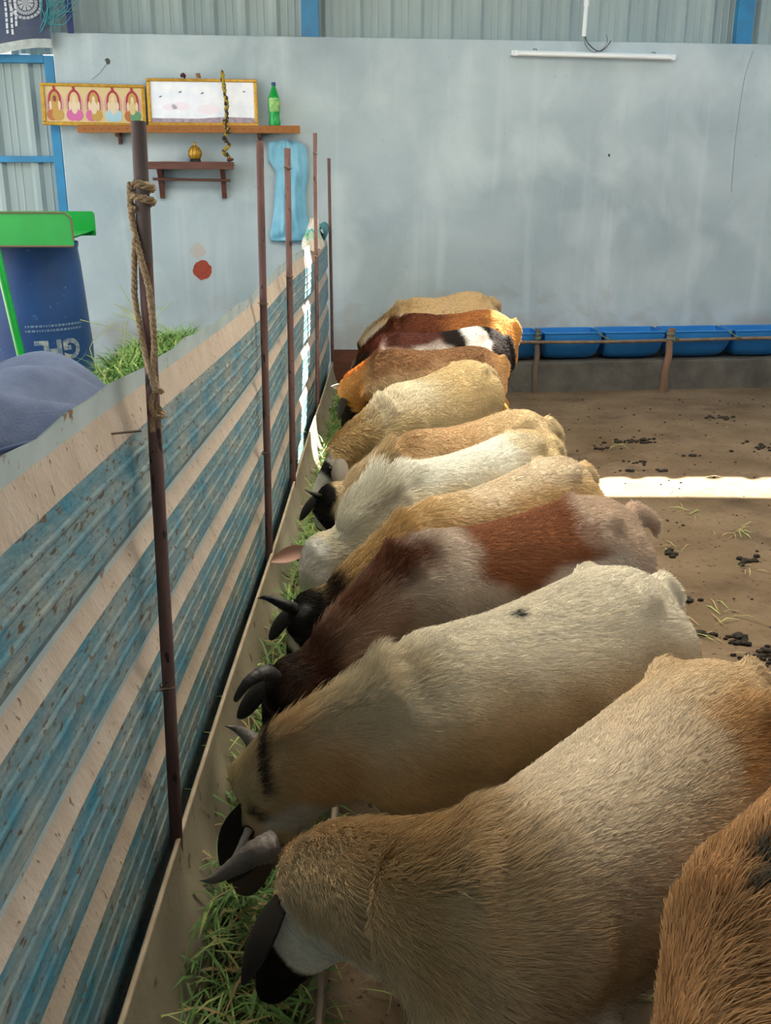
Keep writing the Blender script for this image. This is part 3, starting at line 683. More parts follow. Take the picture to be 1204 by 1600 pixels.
# ---- the twelve goats, from the one nearest the camera to the wall
BEIGE = 'd6bd98'; CREAM = 'e3d3b6'
bell = lambda c, o=1.0: dict(a=(-3, -0.55), s=(1.2, 3.2), c=c, k=.2, o=o)
WG1 = Vector((.445, .875, .86))
make_goat('orange-brown curly goat with a dark green smear on its back, nearest', WG1, WG1 + Vector((.44, .41, .02)), WG1 + Vector((-.15, -.27, -.30)), WG1 + Vector((-.25, -.34, -.58)),
    'bd9669', [dict(a=(.5, 3), c='c59867', k=.3, o=.6), dict(m=(45, .35), c='74502f', o=.6), dict(s=(1.2, 2.3), c='a97a4b', n=.5, k=.4, o=.6), dict(b=(at_z(1196, 1342, .84), .048), c='2b352f', o=.9)],
    fur=1.15, nfur=100000, width=.80, fr=.0007, curly=.9, seed=3, mane=.5)
make_goat('large beige goat with a ribbed grey horn, white cheek and black face', at_z(785, 1285, .74), at_z(1105, 1048, .76), at_z(478, 1335, .48), at_z(398, 1520, .2),
    BEIGE, [dict(a=(.4, 3), s=(1.2, 2.05), c='b8935f', k=.5, o=.65), dict(a=(.86, 3), s=(1.15, 1.7), c='8d6c48', k=.2, o=.5), dict(a=(.3, 3), s=(2.1, 2.85), c='ddd0bd', k=.6, o=.75), dict(a=(.5, .95), s=(2.85, 3.1), l=(.2, 1), c='c08f50', k=.12, o=.7),
            dict(a=(-3, -.5), s=(1.0, 2.2), c='e6dccb', k=.2), dict(s=(.60, 1.04), a=(-3, .1), c='e9e3d8', k=.1), dict(s=(-.2, .58), c='17130f', k=.08), dict(s=(.6, .9), a=(.3, 3), c='b98f68', k=.1)],
    fur=1.25, nfur=120000, fr=.0005, seed=4, mane=.55, dewlap=2.6, neckw=1.1, rise=.03, horns=[dict(sg=1, w=[at_z(428, 1322, .475), at_z(400, 1332, .475), at_z(365, 1355, .45), at_z(335, 1373, .43), at_z(312, 1376, .425)], r=.026, c=('6f6662', '57504d'))],
    ears=[dict(sg=1, dir=(.85, -.05, .25), len=.20, w=.045, c='141110'), dict(sg=-1, c='2a2421')])
make_goat('pale cream goat with a black-banded poll and large dark drooping ear', at_z(648, 1002, .74), at_z(955, 892, .76), at_z(390, 1200, .47), at_z(345, 1385, .2),
    'd8c09a', [dict(a=(.35, 3), s=(1.9, 3.9), c='e6dcc8', k=.4), dict(a=(.4, 3), s=(1.55, 2.0), c='ddd0b6', k=.3), dict(s=(1.15, 1.75), a=(-.5, .8), c='c8a272', k=.4, o=.7), dict(s=(1.06, 1.16), a=(.1, 3), c='3a332c', k=.05), dict(s=(.96, 1.02), c='1c1917', k=.04, n=.02), dict(s=(.8, .96), a=(.2, 3), c='cbb88f', k=.05), dict(s=(-.2, .8), c='5d504a', k=.1), dict(s=(.9, 1.3), a=(-3, -.3), c='dcd8d0', k=.1),
            dict(s=(2.42, 2.48), a=(.9, 1.1), l=(-.1, .1), c='2b2f2a', k=.03, n=.02)],
    fur=1.2, nfur=110000, fr=.0005, seed=5, mane=.8, dewlap=1.0, horns=[dict(sg=-1, p=[(0, .03, .03), (-.03, .055, .05), (-.025, .085, .08), (-.03, .11, .075)], r=.02, c=('6b6460', '46413f')), dict(sg=1, p=[(.08, .02, .07), (.115, .035, .115), (.14, .06, .12)], r=.008, c=('a29a94', '7d7672'))],
    ears=[dict(sg=1, dir=(.92, .12, .20), flat=(0, 1, 0), len=.165, w=.050, c='6b615b', inner='2a2522', cup=-.4), dict(sg=-1, c='5c5450')])
make_goat('roan goat with a chestnut saddle patch, dark brown neck and black head', at_z(650, 838, .74), at_z(915, 778, .76), at_z(440, 1085, .46), at_z(405, 1190, .2),
    'bfad9d', [dict(a=(-3, .6), s=(1.9, 3.4), c='d0c5b9', k=.5, o=.8), dict(s=(1.1, 1.75), c='a5816a', k=.35, o=.85), dict(a=(.80, 3), s=(1.1, 2.1), c='6b402c', k=.16), dict(s=(2.30, 3.02), a=(.50, 3), c='8a5636', k=.14), dict(s=(3.05, 3.5), c='c9ae96', k=.15, o=.7), dict(s=(1.05, 1.32), c='45291d', k=.2), dict(s=(-.2, 1.1), c='19120f', k=.1)],
    fur=1.2, nfur=90000, fr=.0006, seed=6, mane=.8, horns=[dict(sg=-1, p=[(0, .03, .03), (-.05, .06, .045), (-.05, .105, .055), (.0, .125, .06), (.02, .105, .062)], r=.021, c=('3a3a3c', '232224'))],
    ears=[dict(sg=1, c='15110f'), dict(sg=-1, dir=(.9, .35, .2), len=.15, c='15110f')], ear_col='15110f', tail=(.11, -.03))
make_goat('tan goat with a black and white patched head behind the roan goat', at_z(658, 786, .72), at_z(862, 715, .75), at_z(470, 972, .45), at_z(440, 1060, .18),
    'd6b888', [dict(a=(.75, 3), s=(2.2, 3.3), c='e0d4c0', k=.3, o=.7), dict(a=(.2, .8), s=(2.3, 3.0), c='c39a62', k=.25, o=.6), dict(s=(1.1, 1.9), c='c8a672', k=.4, o=.8), dict(s=(1.0, 1.2), a=(.2, 3), c='3a2a20', k=.1), dict(s=(.75, 1.04), c='1d1917', k=.1), dict(s=(.35, .8), a=(-.2, 3), c='dcdcda', k=.1), dict(s=(-.2, .38), c='1b1816', k=.1)],
    fur=1.15, nfur=50000, fr=.0008, seed=7, width=.80, mane=.7, horns=[dict(sg=-1, p=[(0, .03, .03), (-.03, .06, .06), (-.03, .08, .10), (.0, .085, .125)], r=.02, c=('26262a', '1a1a1c'))], ears=[dict(sg=1, c='1a1614'), dict(sg=-1, c='1a1614')])
make_goat('cream goat with a shaggy white crest and pink-lined ear', at_z(628, 727, .72), at_z(812, 672, .75), at_z(488, 880, .46), at_z(460, 950, .2),
    'e0ceaa', [dict(a=(.45, 3), s=(1.0, 2.85), c='f0eee2', k=.3), dict(s=(1.0, 1.9), c='ece6d6', k=.3, o=.8), dict(s=(2.9, 3.5), c='ddc79c', k=.2), dict(s=(-.2, 1.05), c='e4e2dc', k=.1)],
    fur=1.4, nfur=52000, fr=.0008, seed=8, width=.80, mane=1.5, horns=[], ears=[dict(sg=-1, dir=(-.1, .85, .5), flat=(.2, .4, -.8), len=.12, w=.024, c='b08d80', bend=.15), dict(sg=1, c='d9cfc2')])
make_goat('pale beige goat with a black head and small black ears beside the white-crested one', at_z(634, 676, .71), at_z(802, 640, .75), at_z(505, 792, .46), at_z(482, 850, .2),
    'ddc7a0', [dict(a=(.6, 3), s=(2.0, 3.0), c='cbad84', k=.3, o=.7), dict(a=(.82, 3), s=(2.0, 2.7), c='a8754d', k=.15, o=.3), dict(s=(1.2, 1.8), c='e2cfae', k=.3), dict(s=(-.2, 1.07), c='171412', k=.07), dict(s=(.3, .8), a=(.5, 3), c='d6d6d2', k=.08)],
    fur=1.0, nfur=45000, fr=.0008, seed=9, width=.80, horns=[dict(sg=-1, p=[(0, .03, .03), (-.03, .05, .05), (-.035, .07, .085)], r=.016, c=('1d1c1c', '121212'))], ears=[dict(sg=1, c='151211'), dict(sg=-1, c='151211')])
make_goat('woolly beige goat with a grey and white face in mid row', at_z(615, 603, .72), at_z(728, 563, .76), Vector((-.22, 4.13, .46)), Vector((-.36, 4.10, .24)),
    'd5c096', [dict(a=(.4, 3), s=(1.7, 2.2), c='e2d6bd', k=.3), dict(s=(2.5, 3.4), c='cdb588', k=.3, o=.7), dict(s=(1.0, 1.7), c='c8a878', k=.3, o=.8), dict(s=(-.2, 1.0), c='c4c2bd', k=.1), dict(s=(.5, .85), c='232120', k=.08)],
    fur=1.3, nfur=38000, fr=.0011, seed=10, mane=.4, curly=.6, horns=[], ears=[dict(sg=1, c='8d857b'), dict(sg=-1, c='3a3634')], tail=(.13, -.04))
make_goat('golden tan goat with a white-tipped ear and sunlit crest', (0.0, 5.20, .73), (.47, 5.22, .74), (-.23, 5.40, .50), (-.27, 5.50, .22),
    'c49a68', [dict(a=(.3, 3), s=(1.9, 3.2), c='8f6a4c', k=.3), dict(s=(1.9, 3.3), a=(-3, .3), c='cdb696', k=.3, o=.8), dict(s=(1.0, 1.8), c='c08a4a', k=.2), dict(s=(-.2, 1.0), c='1a1512', k=.08)],
    fur=1.2, nfur=26000, fr=.0012, seed=12, mane=.6, tail=(.05, -.05), horns=[], ears=[dict(sg=-1, wdir=(-1, -.25, .12), len=.13, w=.026, c='dcd6cc'), dict(sg=1, c='1a1512')])
make_goat('black, brown and white pied goat with a white rump patch', (.04, 5.57, .765), (.53, 5.59, .80), (-.20, 5.78, .45), (-.28, 5.85, .2),
    '1e1715', [dict(a=(.55, 3), s=(1.7, 2.6), c='5a342b', k=.2), dict(a=(.1, .8), l=(.1, 2), s=(1.95, 2.58), c='d9cfc8', k=.2, n=.3), dict(s=(2.86, 3.10), a=(.1, 3), c='f0ece6', k=.06, n=.06)],
    fur=1.0, nfur=24000, fr=.0012, seed=13, tail=(.06, -.12), horns=[])
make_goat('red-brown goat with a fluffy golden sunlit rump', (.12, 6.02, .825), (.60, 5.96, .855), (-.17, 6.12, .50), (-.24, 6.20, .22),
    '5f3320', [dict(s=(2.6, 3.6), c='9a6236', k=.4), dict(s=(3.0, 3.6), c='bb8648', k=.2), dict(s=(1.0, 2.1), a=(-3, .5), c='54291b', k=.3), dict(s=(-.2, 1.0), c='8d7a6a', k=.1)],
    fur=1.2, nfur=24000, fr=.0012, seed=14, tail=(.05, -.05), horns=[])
make_goat('greyish beige goat with a black-tipped tail, closest to the wall', (.16, 6.62, .86), (.58, 6.86, .885), (-.15, 6.80, .55), (-.24, 6.9, .28),
    'c3a983', [dict(a=(.5, 3), s=(1.9, 3.3), c='b89d72', k=.3, o=.7), dict(s=(1.1, 1.9), a=(-3, .6), c='e0d8c8', k=.3), dict(s=(3.3, 3.6), a=(-3, .1), c='1c1815', k=.1), dict(s=(-.2, 1.0), c='2a2522', k=.1), dict(s=(.3, .7), c='cfcac2', k=.1)],
    fur=1.0, nfur=22000, fr=.0013, seed=15, tail=(.09, -.02), horns=[])

# ------------------------------------------------------------------ blue tubs, plinth, rail and sticks by the far wall
def on_wall(name, px, py, off=0.0):
    p = at_wall(px, py, off); return empty(name, p, WALL_ROT)
def wl(x, y, z): return Vector((x * math.cos(WALL_ROT) - y * math.sin(WALL_ROT), WALL_D + x * math.sin(WALL_ROT) + y * math.cos(WALL_ROT), z))
plinth = empty('tub_plinth', (0, WALL_D, 0), WALL_ROT); tag(plinth, 'low dark concrete plinth along the foot of the plaster wall', 'plinth')
mb = MB(); mb.box((0.3, -0.36, -0.03), (6.5, -0.002, 0.235), 0.012); mb.build('block', M_CONC, plinth)
def tub(px0, px1, label):
    x0 = at_wall(px0, 518, 0.32).x * 1.0055; x1 = at_wall(px1, 518, 0.32).x * 1.0055
    c = (x0 + x1) / 2; hl = (x1 - x0) / 2 * 0.985; o = empty('feed_tub', wl(c, -0.185, 0.237), WALL_ROT); tag(o, label, 'tub', 'blue half-drum tubs along the wall')
    mb = MB(); rows_o, rows_i = [], []; n = 20
    st = [(-1.0, 0.80), (-0.985, 0.86), (-0.93, 0.93), (-0.80, 0.97), (-0.3, 1.0), (0.3, 1.0), (0.80, 0.97), (0.93, 0.93), (0.985, 0.86), (1.0, 0.80)]
    for sx, k in st:
        ro, ri = [], []
        for j in range(n + 1):
            a = math.pi + math.pi * j / n
            ro.append((sx * hl * (0.90 + 0.10 * (1 - abs(math.sin(a)) ** 2)), 0.165 * math.cos(a) * (0.6 + 0.4 * k), 0.228 + 0.226 * math.sin(a) * k))
            ri.append((sx * hl * 0.95 * (0.90 + 0.10 * (1 - abs(math.sin(a)) ** 2)), 0.155 * math.cos(a) * (0.6 + 0.4 * k), 0.228 + 0.214 * math.sin(a) * k))
        rows_o.append(ro); rows_i.append(ri)
    mb.quad_grid(rows_o[::-1]); mb.quad_grid(rows_i)
    mb.poly(rows_o[0]); mb.poly(rows_o[-1][::-1]); mb.poly(rows_i[0][::-1]); mb.poly(rows_i[-1])
    mb.build('shell', M_TUB, o)
    mb = MB(); lip = [r[0] for r in rows_o] + [r[-1] for r in rows_o[::-1]]; mb.tube(lip + [lip[0], lip[1]], 0.008, 8); mb.build('lip', M_TUB, o)
    return o
tub(742, 838, 'blue half-drum tub partly hidden behind the far goats')
tub(843, 934, 'blue half-drum tub just right of the grey stick post')
tub(938, 1032, 'blue half-drum tub just left of the brown stick post')
tub(1039, 1136, 'blue half-drum tub just right of the brown stick post')
tub(1141, 1240, 'blue half-drum tub at the right edge of the picture')
tub(1245, 1345, 'blue half-drum tub beyond the right edge of the picture')
mb = MB(); pts = [wl(x, -0.385 + 0.006 * math.sin(3 * x), 0.405 + 0.006 * math.sin(2 * x + 1)) for x in np.linspace(0.75, 5.2, 30)]
mb.tube(pts, 0.014, 8, wob=0.06); tag(mb.build('wooden_rail', M_STICK), 'thin wooden rail tied across the fronts of the blue tubs', 'rail')
def stick(px, topy, r, lean, m_, label):
    b = at_z(px, 612, 0.0); t = at_y(px + lean, topy, b.y)
    e = empty('stick_post', (b.x, b.y, 0)); tag(e, label, 'post')
    n_ = 12; mb = MB(); mb.tube([Vector((lean / 1500 * 7.4 * k / n_ + 0.006 * math.sin(k * 1.1), 0.004 * math.sin(k * .8), -0.02 + (t.z + 0.02) * k / n_)) for k in range(n_ + 1)], [r * (1.1 - 0.12 * k / n_) for k in range(n_ + 1)], 9, wob=0.07); mb.build('stake', m_, e)
    mb = MB(); zz = 0.41; c = Vector((lean / 1500 * 7.4 * .8, 0, zz))
    mb.tube([c + Vector((math.cos(a) * (r + .004), math.sin(a) * (r + .004), 0.012 * math.sin(a * .5) + a * .003)) for a in np.linspace(0, 6 * math.pi, 50)], 0.004, 6); mb.build('twine_tie', M_TWINE, e)
stick(834, 514, 0.021, 2, mat('grey_stick', '756a60', 0.9, var='5c5249', vscale=12, stretch=(1, 1, .2), bump=.5), 'grey crooked stick post holding the rail, beside the pied goat')
stick(1034, 513, 0.028, 7, mat('brown_stick', '8d6f5e', 0.9, var='745846', vscale=12, stretch=(1, 1, .2), bump=.5), 'thicker brown stick post holding the rail before the tubs')
for px_, lb in ((936, 'olive twine lashing the rail midway between the two stick posts'), (1043, 'olive twine lashing the rail just beside the brown stick post'), (1138, 'olive twine lashing the rail furthest from the goats')):
    x = at_wall(px_, 520, 0.36).x * 1.0055
    mb = MB()
    for dy in (0, .012):
        mb.tube(smooth_path([wl(x - .05 + dy, -.37, .47), wl(x - .02, -.40, .445), wl(x + .03 + dy, -.40, .415), wl(x + .035, -.375, .385)], 5), 0.0035, 6)
    tag(mb.build('twine', mat('olive_twine', '77804f', .8)), lb, 'twine', 'twine lashings on the tub rail')

# ------------------------------------------------------------------ things on the back wall
# fluorescent tube
a = at_wall(797, 84, .0); b = at_wall(1053, 91, .0); half = (b - a).length / 2; o = empty('tube_light', (a + b) / 2, WALL_ROT); o.rotation_euler = (0, math.atan2(a.z - b.z, 2 * half), WALL_ROT)
tag(o, 'white fluorescent tube batten fixed high on the plaster wall', 'tube light')
mb = MB(); mb.box((-half, -.035, -.016), (half, -.004, .022), .004); mb.build('batten', M_WHITE, o)
mb = MB(); mb.tube([(-half + .03, -.054, -.004), (half - .03, -.054, -.004)], .014, 14); mb.build('tube', M_TUBE, o)
for s_ in (-1, 1):
    mb = MB(); mb.box((s_ * (half - .03) - .014, -.07, -.022), (s_ * (half - .03) + .014, -.03, .018), .004); mb.build('lamp_holder', M_WHITE, o)
    mb = MB(); mb.tube([(s_ * half * .72, -.01, .016), (s_ * half * .72 - .012, -.03, .035), (s_ * half * .72 + .012, -.035, .032), (s_ * half * .72 + .02, -.01, .018)], .003, 6); mb.build('clip', M_WIRE, o)
p = at_wall(912, 56, -.02)
o = empty('conduit_pipe', (p.x, p.y - .03, p.z), WALL_ROT); tag(o, 'white plastic conduit pipe coming down above the tube light', 'pipe')
mb = MB(); mb.tube([(-.006, .0, -.01), (-.002, .0, .22), (.004, .0, .45), (.010, 0, 1.05)], .017, 12); mb.build('pipe', M_WHITE, o)
mb = MB(); mb.tube([(-.002, 0, .20), (-.002, 0, .26)], .021, 12); mb.build('coupler', M_WHITE, o)
mb = MB(); mb.tube(smooth_path([(0, 0, 0), (.02, -.03, -.06), (.10, -.035, -.115), (.16, -.035, -.09), (.20, -.03, -.04)], 8), .0035, 6); mb.build('wire', M_BLACK, o)
mb = MB(); mb.tube(smooth_path([(0, 0, 0), (.0, -.03, -.07), (.06, -.035, -.12), (.13, -.035, -.105), (.17, -.035, -.05), (.16, -.03, .0)], 8), .0025, 6); mb.build('wire', M_WIRE, o)

# upper shelf
xa, za = wx(128, 200); xb, _ = wx(467, 200)
o = empty('long_shelf', wl(xa, 0, 1.972), WALL_ROT); o.rotation_euler = (0, -.004, WALL_ROT); tag(o, 'long orange-brown wooden shelf with a row of holes in its edge', 'shelf'); Ls = xb - xa
mb = MB(); mb.box((0, -.16, 0), (Ls, -.002, .018), .003); mb.build('plank', M_WOODORANGE, o)
mb = MB(); mb.box((-.004, -.175, -.012), (Ls + .004, -.16, .042), .003); mb.build('front_edge', M_WOODORANGE, o)
hm = MB()
for k in range(26): 
    hm.tube([(.05 + k * (Ls - .1) / 25, -.1752, .015 + .004 * math.sin(k * 3)), (.05 + k * (Ls - .1) / 25, -.1765, .015 + .004 * math.sin(k * 3))], .0055, 8)
hm.build('peg_holes', mat('hole_red', '7a3d22', .7), o)['kind'] = 'stuff'
for px_ in (187, 405):
    x = wx(px_, 210)[0] - xa; mb = MB(); mb.box((x - .016, -.13, -.035), (x + .016, -.002, -.001), .004); mb.quad_grid([[(x - .014, -.02, -.03), (x + .014, -.02, -.03)], [(x - .008, -.012, -.085), (x + .008, -.012, -.085)]]); mb.box((x - .012, -.03, -.085), (x + .012, -.002, -.03), .004); mb.build('bracket', M_WOODDARK, o)
# lower shelf
xa2, za2 = wx(236, 262); xb2 = wx(366, 262)[0]; L2 = xb2 - xa2
o = empty('bracket_shelf', wl(xa2, 0, 1.735), WALL_ROT); tag(o, 'small dark brown wooden shelf with two tapered brackets and a rail', 'shelf')
mb = MB(); mb.box((0, -.20, 0), (L2, -.002, .022), .003); mb.build('plank', M_WOODDARK, o)
mb = MB(); mb.box((-.006, -.215, -.028), (L2 + .006, -.20, .026), .003); mb.build('front_edge', M_WOODDARK, o)
for x in (.075, L2 - .085):
    mb = MB(); w_ = .018
    for sg in (0,):
        A = [(x - w_, -.18, 0), (x - w_, -.002, 0), (x - w_, -.002, -.235), (x - w_, -.03, -.235), (x - w_, -.10, -.08)]; Bq = [(p_[0] + 2 * w_, p_[1], p_[2]) for p_ in A]
        mb.poly(A); mb.poly(Bq[::-1])
        for k in range(5): mb.poly([A[k], Bq[k], Bq[(k + 1) % 5], A[(k + 1) % 5]][::-1])
    mb.build('bracket', M_WOODDARK, o)
mb = MB(); mb.tube([(.02, -.11, -.095), (L2 - .03, -.11, -.105)], .010, 8); mb.build('towel_rail', M_WOODDARK, o)
# bell / lamp and tray on the lower shelf
def on_shelf2(name, px, zoff=0.0): return empty(name, wl(wx(px, 255)[0], -.10, 1.758 + zoff), WALL_ROT)
o = on_shelf2('brass_lamp', 307); tag(o, 'small domed brass ritual lamp on the lower shelf', 'lamp')
mb = MB(); mb.lathe([(0, 0), (.040, 0), (.042, .008), (.036, .028), (0, .028)]); mb.build('base', M_BLACK, o)
mb = MB(); mb.lathe([(.036, .026), (.048, .045), (.050, .07), (.040, .098), (.022, .115), (.008, .122), (.012, .130), (.004, .146), (0, .148)]); mb.build('dome', M_GOLD, o)
mb = MB()
for k in range(10):
    t = 2 * math.pi * k / 10; mb.tube([(math.cos(t) * r, math.sin(t) * r, z) for r, z in ((.037, .03), (.050, .055), (.049, .078), (.036, .104), (.014, .119))], .003, 5)
mb.build('ribs', mat('dark_brass', '8a6322', .4, metal=.4), o)
o = on_shelf2('incense_box', 268); tag(o, 'flat pale incense packet lying on the lower shelf', 'packet')
mb = MB(); mb.box((-.055, -.03, 0), (.055, .02, .010), .002); mb.build('packet', mat('packet_grey', '9c948a', .8, var='b8b0a4', vscale=30), o)
# framed pictures on the upper shelf
def frame_pic(name, px0, px1, pt, pb, tilt, label, rope_sides):
    x0, zt_ = wx(px0, pt); x1, _ = wx(px1, pt); zb_ = 2.016; h = zt_ - zb_; w = x1 - x0
    o = empty(name, wl(x0, -.075, zb_), WALL_ROT); o.rotation_euler = (-.10, tilt, WALL_ROT); tag(o, label, 'picture')
    bw = .026
    mb = MB(); mb.box((0.004, .002, .004), (w - .004, .012, h - .004)); mb.build('backing', M_WOODDARK, o)
    for nm, lo, hi in (('frame_side', (0, -.012, 0), (w, .002, bw)), ('frame_side', (0, -.012, h - bw * .8), (w, .002, h)), ('frame_side', (0, -.012, bw), (bw, .002, h - bw * .8)), ('frame_side', (w - bw, -.012, bw), (w, .002, h - bw * .8))):
        m_ = MB(); m_.box(lo, hi, .004); m_.build(nm, M_GOLD, o)
    if rope_sides:
        for xx in (bw * .55, w - bw * .55):
            m_ = MB(); nb = 18
            for k in range(nb): m_.ball((xx, -.013, bw + (h - 2 * bw) * (k + .5) / nb), .008, 1, (1, .7, 1.1))
            m_.build('rope_moulding', mat('bright_gilt', 'e3bc58', .3, metal=.3), o)
    return o, w, h, bw
pic, w, h, bw = frame_pic('deity_picture', 64, 226, 130, 194, .012, 'gold-framed print of five seated figures under red arches', False)
mb = MB(); cols = ['cfb987', 'a3303f', 'c4649a', '9fc4d2', 'c49a92', 'b8924a', 'b06a42', '5c8f6a', 'd9c4a8', '803540']
mb.poly([(bw, -.001, bw), (w - bw, -.001, bw), (w - bw, -.001, h - bw * .8), (bw, -.001, h - bw * .8)])
def ell(cx, cz, rx, rz, ci, d, a0=0, a1=360, n=20):
    mb.cur = ci; P_ = [(cx + rx * math.cos(math.radians(a0 + (a1 - a0) * k / n)), -.001 - d, cz + rz * math.sin(math.radians(a0 + (a1 - a0) * k / n))) for k in range(n + (0 if a1 - a0 == 360 else 1))]; mb.poly(P_)
iw = (w - 2 * bw) / 5; ih = h - 1.8 * bw
for k in range(5):
    cx = bw + iw * (k + .5); z0 = bw
    ell(cx, z0 + ih * .50, iw * .47, ih * .40, 4, .0004)
    ell(cx, z0 + ih * .58, iw * .34, ih * .34, 1, .0008, 0, 180); mb.cur = 1; mb.poly([(cx - iw * .34, -.0018, z0 + ih * .58), (cx - iw * .34, -.0018, z0 + ih * .36), (cx + iw * .34, -.0018, z0 + ih * .36), (cx + iw * .34, -.0018, z0 + ih * .58)])
    ell(cx, z0 + ih * .60, iw * .23, ih * .25, 0 if k % 2 else 5, .0012)
    ell(cx - iw * .14, z0 + ih * .20, iw * .30, ih * .17, (6, 2, 2, 3, 6)[k], .0016); ell(cx + iw * .14, z0 + ih * .20, iw * .30, ih * .17, (5, 2, 5, 3, 7)[k], .0018)
    ell(cx, z0 + ih * .42, iw * .17, ih * .19, (5, 8, 8, 8, 0)[k], .0022); ell(cx, z0 + ih * .65, iw * .085, ih * .09, (9, 8, 8, 8, 8)[k], .0026)
    ell(cx - iw * .23, z0 + ih * .46, iw * .07, ih * .13, 8, .0025); ell(cx + iw * .23, z0 + ih * .46, iw * .07, ih * .13, 8, .0025)
    if k != 2: mb.cur = 1; mb.poly([(cx - iw * .06, -.004, z0 + ih * .86), (cx + iw * .10, -.004, z0 + ih * .86), (cx + iw * .04, -.004, z0 + ih * 1.02), (cx - iw * .08, -.004, z0 + ih * 1.02)])
mb.build('print', [mat('print_' + c_, c_, .5) for c_ in cols], pic)
pic2, w, h, bw = frame_pic('glazed_picture', 229, 401, 123, 192, .0, 'gold rope-framed glazed picture washed out by glare painted on its glass', True)
mb = MB(); mb.poly([(bw, -.001, bw), (w - bw, -.001, bw), (w - bw, -.001, h - bw * .8), (bw, -.001, h - bw * .8)])
mb.cur = 1; mb.poly([(bw, -.002, bw), (w - bw, -.002, bw), (w - bw, -.002, bw + .035), (w * .7, -.002, bw + .042), (w * .45, -.002, bw + .028), (bw, -.002, bw + .03)])
mb.cur = 2
for fx, fz, r_ in ((.12, .62, .010), (.30, .72, .011), (.50, .70, .011), (.88, .74, .009)): mb.poly([(w * fx + r_ * math.cos(t) * 1.2, -.0025, h * fz + r_ * .7 * math.sin(t + .5)) for t in np.linspace(0, 6.28, 8)[:-1]])
mb.cur = 3
for fx, fz, r_ in ((.30, .42, .05), (.55, .36, .06), (.20, .40, .04)): mb.poly([(w * fx + r_ * math.cos(t) * 1.4, -.0022, h * fz + r_ * .6 * math.sin(t)) for t in np.linspace(0, 6.28, 14)[:-1]])
mb.build('print', [mat('painted_glare', 'f4f7ff', .35, var='e4ebfa', vscale=12), mat('plum_strip', '8d7c98', .5, var='b7a8b0', vscale=30), mat('grey_dot', '7c8296', .5), mat('blush', 'efe6f4', .5)], pic2)  # first material paints the white glass reflection into the colour
for px_, c_, nm, lb in ((289, '4a2530', 'dried_flower', 'dark dried flower tucked on top of the glazed picture'), (312, '8a6b4a', 'dried_bud', 'small brown bud tucked on top of the glazed picture')):
    m_ = MB(); xx = wx(px_, 120)[0]; pp = wl(xx, -.10, 2.016 + h + .010)
    for k in range(7): m_.ball((pp.x + random.uniform(-.018, .018), pp.y + random.uniform(-.008, .008), pp.z + random.uniform(-.008, .016)), random.uniform(.008, .014), 1)
    tag(m_.build(nm, mat('fl_' + c_, c_, .9)), lb, 'flower')
# garland hanging in front of the glazed picture
o = empty('dried_garland', wl(wx(347, 120)[0], -.105, 2.35), WALL_ROT); tag(o, 'dried yellow and black flower garland hanging from picture to lower shelf', 'garland')
m1, m2 = MB(), MB(); z1 = 1.775 - 2.35
for k in range(120):
    t = k / 119; z = z1 * t + .04 * (1 - t); x = .016 * math.sin(t * 5) + .035 * t + (.02 * math.sin(40 * t) if t > .55 else 0) * 1.0; y = -.012 - .085 * min(1, max(0, (t - .3) * 2))
    (m1 if random.random() < .55 else m2).ball((x + random.uniform(-.010, .010), y + random.uniform(-.008, .008), z), random.uniform(.007, .014), 1, (1, 1, 1.5))
m1.build('yellow_petals', mat('dry_yellow', 'a08a35', .9), o)['kind'] = 'stuff'; m2.build('dark_petals', mat('dry_dark', '3c342c', .9), o)['kind'] = 'stuff'
m_ = MB(); m_.ball((.04, -.10, z1 + .002), .022, 1, (1.4, 1, .7)); m_.build('tassel', mat('maroon_tassel', '55322e', .9), o)
# green bottle
o = empty('soda_bottle', wl(wx(429, 192)[0], -.10, 1.991), WALL_ROT); tag(o, 'green plastic drink bottle with dark blue cap on the shelf end', 'bottle')
mb = MB(); mb.lathe([(0, .004), (.036, 0), (.043, .008), (.044, .05), (.042, .075), (.038, .10), (.040, .125), (.045, .16), (.046, .20), (.042, .225), (.030, .262), (.018, .290), (.014, .302), (.014, .318), (0, .318)], n=28); mb.build('bottle_body', mat('green_pet', '17a348', .18, var='0f8f3c', vscale=20), o)
mb = MB(); mb.lathe([(.016, .308), (.017, .312), (.017, .330), (.014, .333), (0, .333)]); mb.build('cap', mat('navy_cap', '28436e', .4), o)
mb = MB(); mb.lathe([(.0415, .128), (.0462, .16), (.0472, .20), (.0440, .222)], n=14, a0=math.radians(215), a1=math.radians(330)); mb.build('label', mat('bottle_label', '2fa858', .4, var='b9c878', vscale=30, vamt=.6), o)
